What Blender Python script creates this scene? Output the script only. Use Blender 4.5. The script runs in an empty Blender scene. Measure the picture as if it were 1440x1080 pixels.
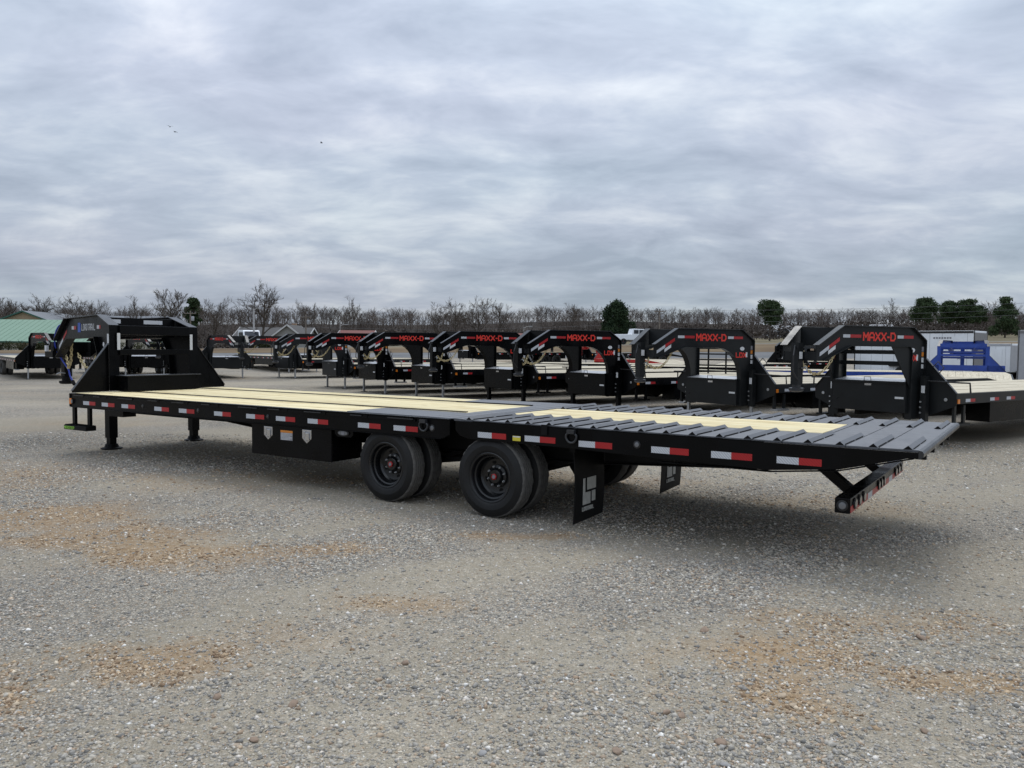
import bpy, math, random
import numpy as np
from mathutils import Vector, Matrix
R = math.radians
scene = bpy.context.scene
col = scene.collection

# ------------------------------------------------------------------ camera
CAM_H = 1.59
cam_d = bpy.data.cameras.new('camera'); cam = bpy.data.objects.new('camera', cam_d); col.objects.link(cam)
cam_d.sensor_fit = 'HORIZONTAL'; cam_d.sensor_width = 36.0; cam_d.lens = 36.0 * 1123.8 / 1440.0
cam_d.clip_start = 0.05; cam_d.clip_end = 5000
_p, _r = R(-2.66), R(0.58)
_F = Vector((0, math.cos(_p), math.sin(_p))); _Rt = Vector((1, 0, 0)); _U = _Rt.cross(_F)
_R2 = _Rt * math.cos(_r) + _U * math.sin(_r); _U2 = -_Rt * math.sin(_r) + _U * math.cos(_r)
_m = Matrix((_R2, _U2, -_F)).transposed().to_4x4(); _m.translation = Vector((0, 0, CAM_H))
cam.matrix_world = _m
scene.camera = cam

# ------------------------------------------------------------------ light
SUN_EL, SUN_AZ = R(60), R(18)
sun_d = bpy.data.lights.new('sun', 'SUN'); sun = bpy.data.objects.new('sun', sun_d); col.objects.link(sun)
sun_d.energy = 1.2; sun_d.angle = R(30); sun_d.color = (1.0, 0.97, 0.92)
_sd = Vector((math.sin(SUN_AZ) * math.cos(SUN_EL), math.cos(SUN_AZ) * math.cos(SUN_EL), math.sin(SUN_EL)))
sun.rotation_euler = (-_sd).to_track_quat('-Z', 'Y').to_euler()
sun.location = (0, 0, 60)

world = bpy.data.worlds.new('World'); scene.world = world; world.use_nodes = True
def build_world():
    nt = world.node_tree; nt.nodes.clear(); N = nt.nodes.new; L = nt.links.new
    out = N('ShaderNodeOutputWorld'); bg = N('ShaderNodeBackground'); L(bg.outputs[0], out.inputs[0])
    sky = N('ShaderNodeTexSky'); sky.sky_type = 'NISHITA'; sky.sun_disc = False
    sky.sun_elevation = SUN_EL; sky.sun_rotation = SUN_AZ
    skm = N('ShaderNodeVectorMath'); skm.operation = 'SCALE'; skm.inputs['Scale'].default_value = 0.10
    L(sky.outputs[0], skm.inputs[0])
    tc = N('ShaderNodeTexCoord'); sep = N('ShaderNodeSeparateXYZ'); L(tc.outputs['Generated'], sep.inputs[0])
    def math_(op, a, b=None, clamp=False):
        n = N('ShaderNodeMath'); n.operation = op; n.use_clamp = clamp
        for i, x in enumerate((a, b)):
            if x is None: continue
            if isinstance(x, (int, float)): n.inputs[i].default_value = x
            else: L(x, n.inputs[i])
        return n.outputs[0]
    zc = math_('ADD', math_('MAXIMUM', sep.outputs['Z'], 0.0), 0.22)
    px = math_('DIVIDE', sep.outputs['X'], zc); py = math_('DIVIDE', sep.outputs['Y'], zc)
    cb = N('ShaderNodeCombineXYZ'); L(px, cb.inputs[0]); L(py, cb.inputs[1])
    def noise(scale, detail, rough, off, stretch=(1, 1, 1), dist=0.0):
        mp = N('ShaderNodeMapping'); mp.inputs['Location'].default_value = off; mp.inputs['Scale'].default_value = stretch
        L(cb.outputs[0], mp.inputs[0])
        n = N('ShaderNodeTexNoise'); n.inputs['Scale'].default_value = scale; n.inputs['Detail'].default_value = detail
        n.inputs['Roughness'].default_value = rough; n.inputs['Distortion'].default_value = dist
        L(mp.outputs[0], n.inputs['Vector']); return n.outputs[0]
    n1 = noise(2.1, 6, 0.55, (3.2, 1.7, 0.0), (0.85, 1.1, 1), 0.5)
    n2 = noise(5.5, 4, 0.6, (7.0, 2.1, 4.0), (0.8, 1.2, 1), 0.4)
    n3 = noise(0.55, 2, 0.5, (1.0, 9.1, 2.0))
    s = math_('ADD', math_('MULTIPLY', n1, 0.62), math_('MULTIPLY', n2, 0.26))
    s = math_('ADD', s, math_('MULTIPLY', n3, 0.30))
    rp = N('ShaderNodeValToRGB'); L(s, rp.inputs[0]); e = rp.color_ramp.elements
    e[0].position = 0.47; e[0].color = (0.440, 0.510, 0.620, 1)
    e[1].position = 0.73; e[1].color = (0.835, 0.895, 0.960, 1)
    k = e.new(0.59); k.color = (0.580, 0.655, 0.770, 1)
    # tint drifting between bluish and faintly violet cloud
    tint = N('ShaderNodeMix'); tint.data_type = 'RGBA'; tint.blend_type = 'MULTIPLY'
    tint.inputs[0].default_value = 1.0; L(rp.outputs[0], tint.inputs[6])
    tr = N('ShaderNodeValToRGB'); L(noise(0.9, 2, 0.5, (11, 4, 1)), tr.inputs[0])
    tr.color_ramp.elements[0].position = 0.35; tr.color_ramp.elements[0].color = (0.97, 1.0, 1.0, 1)
    tr.color_ramp.elements[1].position = 0.65; tr.color_ramp.elements[1].color = (1.02, 0.99, 1.01, 1)
    L(tr.outputs[0], tint.inputs[7])
    # overcast sky: brighter towards the zenith (CIE law, (1 + 2 sin h) / 3)
    cie = math_('MULTIPLY', math_('ADD', math_('MULTIPLY', math_('MAXIMUM', sep.outputs['Z'], 0.0), 2.0), 1.0), 0.60)
    mh = N('ShaderNodeVectorMath'); mh.operation = 'SCALE'; L(tint.outputs[2], mh.inputs[0]); L(cie, mh.inputs['Scale'])
    mx = N('ShaderNodeMix'); mx.data_type = 'RGBA'; mx.inputs[0].default_value = 0.93
    L(skm.outputs[0], mx.inputs[6]); L(mh.outputs[0], mx.inputs[7])
    L(mx.outputs[2], bg.inputs[0]); bg.inputs[1].default_value = 1.0
build_world()

scene.view_settings.view_transform = 'Standard'; scene.view_settings.look = 'None'
scene.view_settings.exposure = 0.12; scene.view_settings.gamma = 1.0; scene.view_settings.use_curve_mapping = False
scene.render.engine = 'CYCLES'
scene.cycles.max_bounces = 4; scene.cycles.diffuse_bounces = 2; scene.cycles.glossy_bounces = 2

# ------------------------------------------------------------------ materials
M = {}
def new_mat(name):
    m = bpy.data.materials.new(name); m.use_nodes = True; M[name] = m
    return m, m.node_tree, m.node_tree.nodes['Principled BSDF']
def c4(c): return (c[0], c[1], c[2], 1)
def plain(name, color, rough=0.5, metal=0.0, spec=0.5, var=0.0, vscale=6.0, bump=0.0, bscale=60.0, dust=0.0, coat=0.0):
    m, nt, b = new_mat(name); N = nt.nodes.new; L = nt.links.new
    b.inputs['Base Color'].default_value = c4(color); b.inputs['Roughness'].default_value = rough
    b.inputs['Metallic'].default_value = metal; b.inputs['Specular IOR Level'].default_value = spec
    if coat: b.inputs['Coat Weight'].default_value = coat; b.inputs['Coat Roughness'].default_value = 0.15
    if var or bump or dust:
        tc = N('ShaderNodeTexCoord')
        n = N('ShaderNodeTexNoise'); n.inputs['Scale'].default_value = vscale; n.inputs['Detail'].default_value = 5
        L(tc.outputs['Object'], n.inputs['Vector'])
        if var:
            rp = N('ShaderNodeValToRGB'); L(n.outputs[0], rp.inputs[0])
            rp.color_ramp.elements[0].position = 0.3; rp.color_ramp.elements[1].position = 0.7
            rp.color_ramp.elements[0].color = c4([x * (1 - var) for x in color]); rp.color_ramp.elements[1].color = c4([min(1, x * (1 + var)) for x in color])
            L(rp.outputs[0], b.inputs['Base Color'])
            mr = N('ShaderNodeMapRange'); L(n.outputs[0], mr.inputs[0]); mr.inputs[1].default_value = 0.3; mr.inputs[2].default_value = 0.7
            mr.inputs[3].default_value = max(0.05, rough - 0.08); mr.inputs[4].default_value = min(1, rough + 0.1); L(mr.outputs[0], b.inputs['Roughness'])
        if dust:
            n2 = N('ShaderNodeTexNoise'); n2.inputs['Scale'].default_value = 2.3; n2.inputs['Detail'].default_value = 9; n2.inputs['Roughness'].default_value = 0.7
            L(tc.outputs['Object'], n2.inputs['Vector'])
            mr = N('ShaderNodeMapRange'); L(n2.outputs[0], mr.inputs[0]); mr.inputs[1].default_value = 0.42; mr.inputs[2].default_value = 0.8
            mr.inputs[3].default_value = 0.0; mr.inputs[4].default_value = dust
            mx = N('ShaderNodeMix'); mx.data_type = 'RGBA'; L(mr.outputs[0], mx.inputs[0])
            src = b.inputs['Base Color'].links[0].from_socket if b.inputs['Base Color'].is_linked else None
            if src: L(src, mx.inputs[6])
            else: mx.inputs[6].default_value = c4(color)
            mx.inputs[7].default_value = (0.16, 0.14, 0.115, 1); L(mx.outputs[2], b.inputs['Base Color'])
        if bump:
            n3 = N('ShaderNodeTexNoise'); n3.inputs['Scale'].default_value = bscale; n3.inputs['Detail'].default_value = 3; L(tc.outputs['Object'], n3.inputs['Vector'])
            bp = N('ShaderNodeBump'); bp.inputs['Strength'].default_value = bump; bp.inputs['Distance'].default_value = 0.004
            L(n3.outputs[0], bp.inputs['Height']); L(bp.outputs[0], b.inputs['Normal'])
    return m
plain('black', (0.0028, 0.0030, 0.0036), 0.26, spec=0.12, var=0.25, vscale=3, dust=0.006, bump=0.05, bscale=25)
plain('black_flat', (0.005, 0.005, 0.0055), 0.55, spec=0.15, var=0.3, vscale=5, dust=0.02)
plain('charcoal', (0.0125, 0.0140, 0.0150), 0.34, spec=0.22, var=0.15, vscale=3, dust=0.012, bump=0.05, bscale=25)
plain('sheen_grey', (0.022, 0.023, 0.026), 0.30, spec=0.5, var=0.2, dust=0.03)  # black steel greyed in colour for the sky's sheen on upward faces
plain('underframe', (0.004, 0.004, 0.0045), 0.6, spec=0.3, var=0.3, dust=0.03)
plain('deck_steel', (0.105, 0.109, 0.120), 0.42, var=0.22, vscale=9, dust=0.12, bump=0.12, bscale=140)  # black plates: sky reflection put into the grey base, with real dust over it
plain('tyre', (0.0065, 0.0068, 0.0074), 0.62, spec=0.35, var=0.3, vscale=14, dust=0.05, bump=0.15, bscale=50)
plain('tread', (0.10, 0.097, 0.092), 0.85, var=0.3, vscale=20, dust=0.35, bump=0.3, bscale=60)  # rubber tone raised for the light falling on the tread, plus dust
plain('rim', (0.004, 0.0045, 0.0055), 0.28, var=0.2)
plain('chrome', (0.62, 0.62, 0.63), 0.22, metal=1.0)
plain('galv', (0.42, 0.43, 0.44), 0.45, metal=0.8, var=0.15)
plain('aluminium', (0.40, 0.41, 0.43), 0.40, metal=0.6, var=0.1)
plain('gold_chain', (0.60, 0.50, 0.28), 0.38, metal=0.35, var=0.25, vscale=30)
plain('red_paint', (0.42, 0.012, 0.012), 0.35, var=0.12)
plain('red_letter', (0.70, 0.032, 0.018), 0.45)
plain('white_letter', (0.60, 0.61, 0.63), 0.45)
plain('grey_letter', (0.46, 0.46, 0.43), 0.5, var=0.15, vscale=20)
plain('sticker_white', (0.62, 0.63, 0.64), 0.5, var=0.1, vscale=40)
plain('sticker_grey', (0.20, 0.20, 0.22), 0.5)
plain('orange_label', (0.62, 0.22, 0.03), 0.5)
plain('yellow_label', (0.62, 0.52, 0.04), 0.5)
plain('green_letter', (0.30, 0.60, 0.08), 0.5)
plain('green_label', (0.08, 0.35, 0.20), 0.5)
plain('blue_logo', (0.02, 0.08, 0.42), 0.45)
plain('blue_paint', (0.010, 0.045, 0.27), 0.35, var=0.15, dust=0.03)
plain('blue_hose', (0.02, 0.05, 0.40), 0.4)
plain('amber', (0.70, 0.20, 0.02), 0.25, coat=0.5)
plain('lamp_clear', (0.13, 0.135, 0.145), 0.2, coat=0.6)
plain('lamp_dark', (0.02, 0.018, 0.018), 0.18, coat=0.6)
plain('lamp_red', (0.20, 0.008, 0.010), 0.2, coat=0.6)
plain('white_skin', (0.74, 0.77, 0.80), 0.4, var=0.04, vscale=2)
plain('grey_skin', (0.16, 0.16, 0.165), 0.45, var=0.06)
plain('light_grey_skin', (0.34, 0.35, 0.37), 0.45, var=0.06)
plain('black_trim', (0.010, 0.010, 0.011), 0.4)
plain('glass', (0.02, 0.025, 0.03), 0.08)
plain('pole_wood', (0.20, 0.17, 0.145), 0.9, var=0.2)
plain('pole_pale', (0.42, 0.41, 0.40), 0.7, var=0.1)
plain('wire', (0.10, 0.10, 0.11), 0.6)
plain('wall_cream', (0.52, 0.49, 0.42), 0.85, var=0.06, vscale=1)
plain('wall_tan', (0.30, 0.20, 0.135), 0.9, var=0.12, vscale=3)
plain('wall_grey', (0.30, 0.30, 0.29), 0.85, var=0.06)
plain('wall_white', (0.60, 0.61, 0.61), 0.8, var=0.05)
plain('roof_shingle', (0.085, 0.082, 0.080), 0.9, var=0.2, vscale=2)
plain('roof_grey', (0.14, 0.15, 0.165), 0.6, var=0.1)
plain('roof_red', (0.16, 0.055, 0.045), 0.8, var=0.15)
plain('trim_green', (0.02, 0.08, 0.06), 0.5)
plain('trim_white', (0.6, 0.6, 0.6), 0.5)
plain('bird', (0.02, 0.02, 0.022), 0.8)

def mat_tape(name, color, stripe):
    m, nt, b = new_mat(name); N = nt.nodes.new; L = nt.links.new
    tc = N('ShaderNodeTexCoord'); v = N('ShaderNodeTexWave'); v.wave_type = 'BANDS'; v.bands_direction = 'DIAGONAL'
    v.inputs['Scale'].default_value = 28; v.inputs['Distortion'].default_value = 1.5; L(tc.outputs['Object'], v.inputs['Vector'])
    mx = N('ShaderNodeMix'); mx.data_type = 'RGBA'; mx.inputs[6].default_value = c4(color); mx.inputs[7].default_value = c4(stripe)
    mr = N('ShaderNodeMapRange'); L(v.outputs[0], mr.inputs[0]); mr.inputs[1].default_value = 0.55; mr.inputs[2].default_value = 0.9
    L(mr.outputs[0], mx.inputs[0]); L(mx.outputs[2], b.inputs['Base Color']); b.inputs['Roughness'].default_value = 0.35
mat_tape('tape_white', (0.56, 0.58, 0.61), (0.38, 0.40, 0.44))
mat_tape('tape_red', (0.40, 0.010, 0.014), (0.30, 0.008, 0.010))

def mat_wood(name, c0, c1, c2):
    m, nt, b = new_mat(name); N = nt.nodes.new; L = nt.links.new
    tc = N('ShaderNodeTexCoord'); oi = N('ShaderNodeObjectInfo')
    off = N('ShaderNodeVectorMath'); off.operation = 'SCALE'; L(tc.outputs['Object'], off.inputs[0]); off.inputs['Scale'].default_value = 1.0
    ad = N('ShaderNodeVectorMath'); ad.operation = 'ADD'; L(tc.outputs['Object'], ad.inputs[0])
    cbn = N('ShaderNodeCombineXYZ'); mu = N('ShaderNodeMath'); mu.operation = 'MULTIPLY'; mu.inputs[1].default_value = 37.0; L(oi.outputs['Random'], mu.inputs[0])
    L(mu.outputs[0], cbn.inputs[0]); L(mu.outputs[0], cbn.inputs[2]); L(cbn.outputs[0], ad.inputs[1])
    mp = N('ShaderNodeMapping'); mp.inputs['Scale'].default_value = (0.55, 8, 8); L(ad.outputs[0], mp.inputs[0])
    n = N('ShaderNodeTexNoise'); n.inputs['Scale'].default_value = 2.2; n.inputs['Detail'].default_value = 8; n.inputs['Roughness'].default_value = 0.62; n.inputs['Distortion'].default_value = 0.6
    L(mp.outputs[0], n.inputs['Vector'])
    rp = N('ShaderNodeValToRGB'); L(n.outputs[0], rp.inputs[0]); e = rp.color_ramp.elements
    e[0].position = 0.30; e[0].color = c4(c0); e[1].position = 0.72; e[1].color = c4(c2); k = e.new(0.52); k.color = c4(c1)
    # board to board tone
    hv = N('ShaderNodeHueSaturation'); mr = N('ShaderNodeMapRange'); L(oi.outputs['Random'], mr.inputs[0]); mr.inputs[3].default_value = 0.84; mr.inputs[4].default_value = 1.06
    L(mr.outputs[0], hv.inputs['Value']); L(rp.outputs[0], hv.inputs['Color'])
    # knots
    mp2 = N('ShaderNodeMapping'); mp2.inputs['Scale'].default_value = (1.6, 5.0, 1.0); L(ad.outputs[0], mp2.inputs[0])
    vo = N('ShaderNodeTexVoronoi'); vo.inputs['Scale'].default_value = 1.0; L(mp2.outputs[0], vo.inputs['Vector'])
    kr = N('ShaderNodeMapRange'); L(vo.outputs['Distance'], kr.inputs[0]); kr.inputs[1].default_value = 0.04; kr.inputs[2].default_value = 0.11; kr.inputs[3].default_value = 0.75; kr.inputs[4].default_value = 0.0
    mx = N('ShaderNodeMix'); mx.data_type = 'RGBA'; L(kr.outputs[0], mx.inputs[0]); L(hv.outputs[0], mx.inputs[6]); mx.inputs[7].default_value = (0.22, 0.13, 0.06, 1)
    L(mx.outputs[2], b.inputs['Base Color']); b.inputs['Roughness'].default_value = 0.75; b.inputs['Specular IOR Level'].default_value = 0.25
    bp = N('ShaderNodeBump'); bp.inputs['Strength'].default_value = 0.25; bp.inputs['Distance'].default_value = 0.002; L(n.outputs[0], bp.inputs['Height']); L(bp.outputs[0], b.inputs['Normal'])
mat_wood('wood', (0.50, 0.36, 0.16), (0.78, 0.67, 0.40), (0.86, 0.78, 0.54))
mat_wood('wood_pale', (0.38, 0.33, 0.24), (0.55, 0.49, 0.37), (0.64, 0.59, 0.47))

def mat_roof_green():
    m, nt, b = new_mat('roof_green'); N = nt.nodes.new; L = nt.links.new
    tc = N('ShaderNodeTexCoord'); n = N('ShaderNodeTexNoise'); n.inputs['Scale'].default_value = 0.5; n.inputs['Detail'].default_value = 5; L(tc.outputs['Object'], n.inputs['Vector'])
    rp = N('ShaderNodeValToRGB'); L(n.outputs[0], rp.inputs[0])
    rp.color_ramp.elements[0].color = (0.165, 0.270, 0.190, 1); rp.color_ramp.elements[1].color = (0.215, 0.330, 0.240, 1)
    L(rp.outputs[0], b.inputs['Base Color']); b.inputs['Roughness'].default_value = 0.6
mat_roof_green()

def mat_bark(name, c0, c1, sc=3.0):
    m, nt, b = new_mat(name); N = nt.nodes.new; L = nt.links.new
    tc = N('ShaderNodeTexCoord'); n = N('ShaderNodeTexNoise'); n.inputs['Scale'].default_value = sc; n.inputs['Detail'].default_value = 4; L(tc.outputs['Object'], n.inputs['Vector'])
    rp = N('ShaderNodeValToRGB'); L(n.outputs[0], rp.inputs[0]); rp.color_ramp.elements[0].position = 0.35; rp.color_ramp.elements[1].position = 0.65
    rp.color_ramp.elements[0].color = c4(c0); rp.color_ramp.elements[1].color = c4(c1)
    L(rp.outputs[0], b.inputs['Base Color']); b.inputs['Roughness'].default_value = 0.95; b.inputs['Specular IOR Level'].default_value = 0.1
mat_bark('bark', (0.060, 0.050, 0.042), (0.115, 0.098, 0.084))
mat_bark('twig', (0.075, 0.062, 0.052), (0.135, 0.112, 0.095), 0.35)
mat_bark('forest', (0.055, 0.046, 0.040), (0.115, 0.095, 0.082), 0.06)
mat_bark('needles', (0.026, 0.048, 0.022), (0.085, 0.115, 0.058), 1.6)
mat_bark('cedar', (0.018, 0.034, 0.019), (0.050, 0.075, 0.038), 1.6)
mat_bark('hedge', (0.020, 0.026, 0.010), (0.055, 0.058, 0.028), 0.7)
mat_bark('brush', (0.11, 0.085, 0.06), (0.20, 0.165, 0.115), 0.6)
mat_bark('dry_grass', (0.115, 0.080, 0.050), (0.20, 0.150, 0.090), 0.12)
mat_bark('field', (0.125, 0.105, 0.065), (0.20, 0.175, 0.115), 0.05)
mat_bark('hill', (0.034, 0.029, 0.025), (0.052, 0.044, 0.038), 0.12)
mat_bark('asphalt', (0.13, 0.135, 0.14), (0.19, 0.19, 0.19), 0.3)
mat_bark('road_grey', (0.19, 0.195, 0.20), (0.25, 0.25, 0.25), 0.2)

# (x, y, rx, ry, strength) of clay-coloured dirt showing through the gravel
PATCHES = [(-2.55, 6.05, 0.80, 0.36, 1.0), (-3.3, 6.55, 0.9, 0.42, 0.95), (-4.4, 6.95, 0.9, 0.6, 0.95), (-1.45, 6.2, 0.40, 0.18, 1.0),
           (-1.85, 3.92, 0.36, 0.20, 0.9), (-2.5, 3.6, 0.4, 0.3, 0.6), (1.30, 4.10, 0.42, 0.24, 1.0), (1.28, 3.60, 0.30, 0.26, 1.0),
           (2.30, 3.78, 0.60, 0.13, 0.95), (-0.70, 4.85, 0.32, 0.14, 0.7), (0.05, 6.65, 0.45, 0.12, 0.9), (-1.2, 4.3, 0.3, 0.2, 0.35),
           (1.9, 4.6, 0.7, 0.22, 0.5), (3.4, 8.2, 0.9, 0.4, 0.35), (-6.5, 9.5, 2.0, 0.7, 0.5)]
def mat_gravel():
    m, nt, b = new_mat('gravel'); N = nt.nodes.new; L = nt.links.new
    tc = N('ShaderNodeTexCoord'); P = tc.outputs['Object']
    def attr(n):
        a = N('ShaderNodeAttribute'); a.attribute_name = n; return a.outputs['Fac']
    def noise(sc, det, ro=0.55):
        n = N('ShaderNodeTexNoise'); n.inputs['Scale'].default_value = sc; n.inputs['Detail'].default_value = det; n.inputs['Roughness'].default_value = ro
        L(P, n.inputs['Vector']); return n.outputs[0]
    def ramp(src, stops):
        r = N('ShaderNodeValToRGB'); L(src, r.inputs[0]); e = r.color_ramp.elements
        while len(e) < len(stops): e.new(0.5)
        for k, (p, c) in enumerate(stops): e[k].position = p; e[k].color = c4(c)
        return r.outputs[0]
    def mix(f, a, bb, bt='MIX'):
        x = N('ShaderNodeMix'); x.data_type = 'RGBA'; x.blend_type = bt
        for s, i in ((f, 0), (a, 6), (bb, 7)):
            if isinstance(s, (int, float)): x.inputs[i].default_value = s
            else: L(s, x.inputs[i])
        return x.outputs[2]
    def mrange(src, a, bb, c, d):
        r = N('ShaderNodeMapRange'); L(src, r.inputs[0])
        for i, x in enumerate((a, bb, c, d)): r.inputs[i + 1].default_value = x
        return r.outputs[0]
    def mth(op, a, bb):
        n = N('ShaderNodeMath'); n.operation = op
        for i, x in enumerate((a, bb)):
            if isinstance(x, (int, float)): n.inputs[i].default_value = x
            else: L(x, n.inputs[i])
        return n.outputs[0]
    n60 = noise(130, 5, 0.75); n17 = noise(16, 3, 0.65)
    vs = []
    stops = [(0.0, (0.14, 0.137, 0.132)), (0.3, (0.245, 0.238, 0.225)), (0.55, (0.345, 0.330, 0.300)), (0.75, (0.43, 0.40, 0.345)), (0.88, (0.30, 0.22, 0.15)), (1.0, (0.70, 0.68, 0.63))]
    cols = []
    for sc, e0 in ((46, 0.45), (105, 0.6)):
        v = N('ShaderNodeTexVoronoi'); v.inputs['Scale'].default_value = sc; L(P, v.inputs['Vector']); vs.append(v)
        sp = N('ShaderNodeSeparateColor'); L(v.outputs['Color'], sp.inputs[0])
        cols.append(mix(1.0, ramp(sp.outputs[0], stops), mrange(v.outputs['Distance'], 0.25, 0.75, 1.0, e0), 'MULTIPLY'))  # cell edges darkened: shade in the gaps between stones put into the colour
    c = mix(attr('coarse'), cols[1], cols[0])
    fine = ramp(n60, [(0.32, (0.150, 0.132, 0.102)), (0.5, (0.300, 0.270, 0.216)), (0.68, (0.50, 0.462, 0.388))])
    c = mix(mth('MULTIPLY', attr('dust'), mrange(n17, 0.36, 0.62, 1.0, 0.35)), c, fine)
    clayc = ramp(n60, [(0.28, (0.155, 0.102, 0.056)), (0.5, (0.290, 0.198, 0.112)), (0.72, (0.44, 0.320, 0.195))])
    c = mix(mth('MULTIPLY', attr('clay'), mrange(n17, 0.33, 0.62, 1.0, 0.45)), c, clayc)
    tone = mth('MULTIPLY', mrange(attr('tone'), 0.0, 1.0, 0.88, 1.18), mrange(n17, 0.32, 0.68, 0.80, 1.20))
    wm = N('ShaderNodeVectorMath'); wm.operation = 'MULTIPLY'; L(c, wm.inputs[0]); wm.inputs[1].default_value = (1.05, 1.01, 0.935)
    tv = N('ShaderNodeVectorMath'); tv.operation = 'SCALE'; L(wm.outputs[0], tv.inputs[0]); L(tone, tv.inputs['Scale'])
    L(tv.outputs[0], b.inputs['Base Color']); b.inputs['Roughness'].default_value = 0.92; b.inputs['Specular IOR Level'].default_value = 0.2
    h = mth('SUBTRACT', 1.0, mth('ADD', mth('MULTIPLY', vs[0].outputs['Distance'], 0.8), mth('MULTIPLY', vs[1].outputs['Distance'], 0.35)))
    bp = N('ShaderNodeBump'); bp.inputs['Strength'].default_value = 0.75; bp.inputs['Distance'].default_value = 0.012; L(h, bp.inputs['Height']); L(bp.outputs[0], b.inputs['Normal'])
mat_gravel()
def mat_stone(name, stops):
    m, nt, b = new_mat(name); N = nt.nodes.new; L = nt.links.new
    g = N('ShaderNodeNewGeometry'); r = N('ShaderNodeValToRGB'); L(g.outputs['Random Per Island'], r.inputs[0]); e = r.color_ramp.elements
    while len(e) < len(stops): e.new(0.5)
    for k, (p, c) in enumerate(stops): e[k].position = p; e[k].color = c4(c)
    tc = N('ShaderNodeTexCoord'); n = N('ShaderNodeTexNoise'); n.inputs['Scale'].default_value = 70; n.inputs['Detail'].default_value = 5; L(tc.outputs['Object'], n.inputs['Vector'])
    mr = N('ShaderNodeMapRange'); L(n.outputs[0], mr.inputs[0]); mr.inputs[1].default_value = 0.3; mr.inputs[2].default_value = 0.7; mr.inputs[3].default_value = 0.75; mr.inputs[4].default_value = 1.2
    mx = N('ShaderNodeMix'); mx.data_type = 'RGBA'; mx.blend_type = 'MULTIPLY'; mx.inputs[0].default_value = 1.0; L(r.outputs[0], mx.inputs[6]); L(mr.outputs[0], mx.inputs[7])
    L(mx.outputs[2], b.inputs['Base Color']); b.inputs['Roughness'].default_value = 0.85; b.inputs['Specular IOR Level'].default_value = 0.3
mat_stone('stones', [(0.0, (0.18, 0.172, 0.158)), (0.25, (0.315, 0.298, 0.268)), (0.55, (0.44, 0.408, 0.352)), (0.76, (0.52, 0.468, 0.378)), (0.84, (0.34, 0.25, 0.175)), (0.91, (0.48, 0.37, 0.26)), (1.0, (0.78, 0.76, 0.71))])
mat_stone('clay_stones', [(0.0, (0.18, 0.12, 0.075)), (0.4, (0.36, 0.25, 0.155)), (0.75, (0.52, 0.39, 0.25)), (1.0, (0.66, 0.57, 0.44))])

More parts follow.
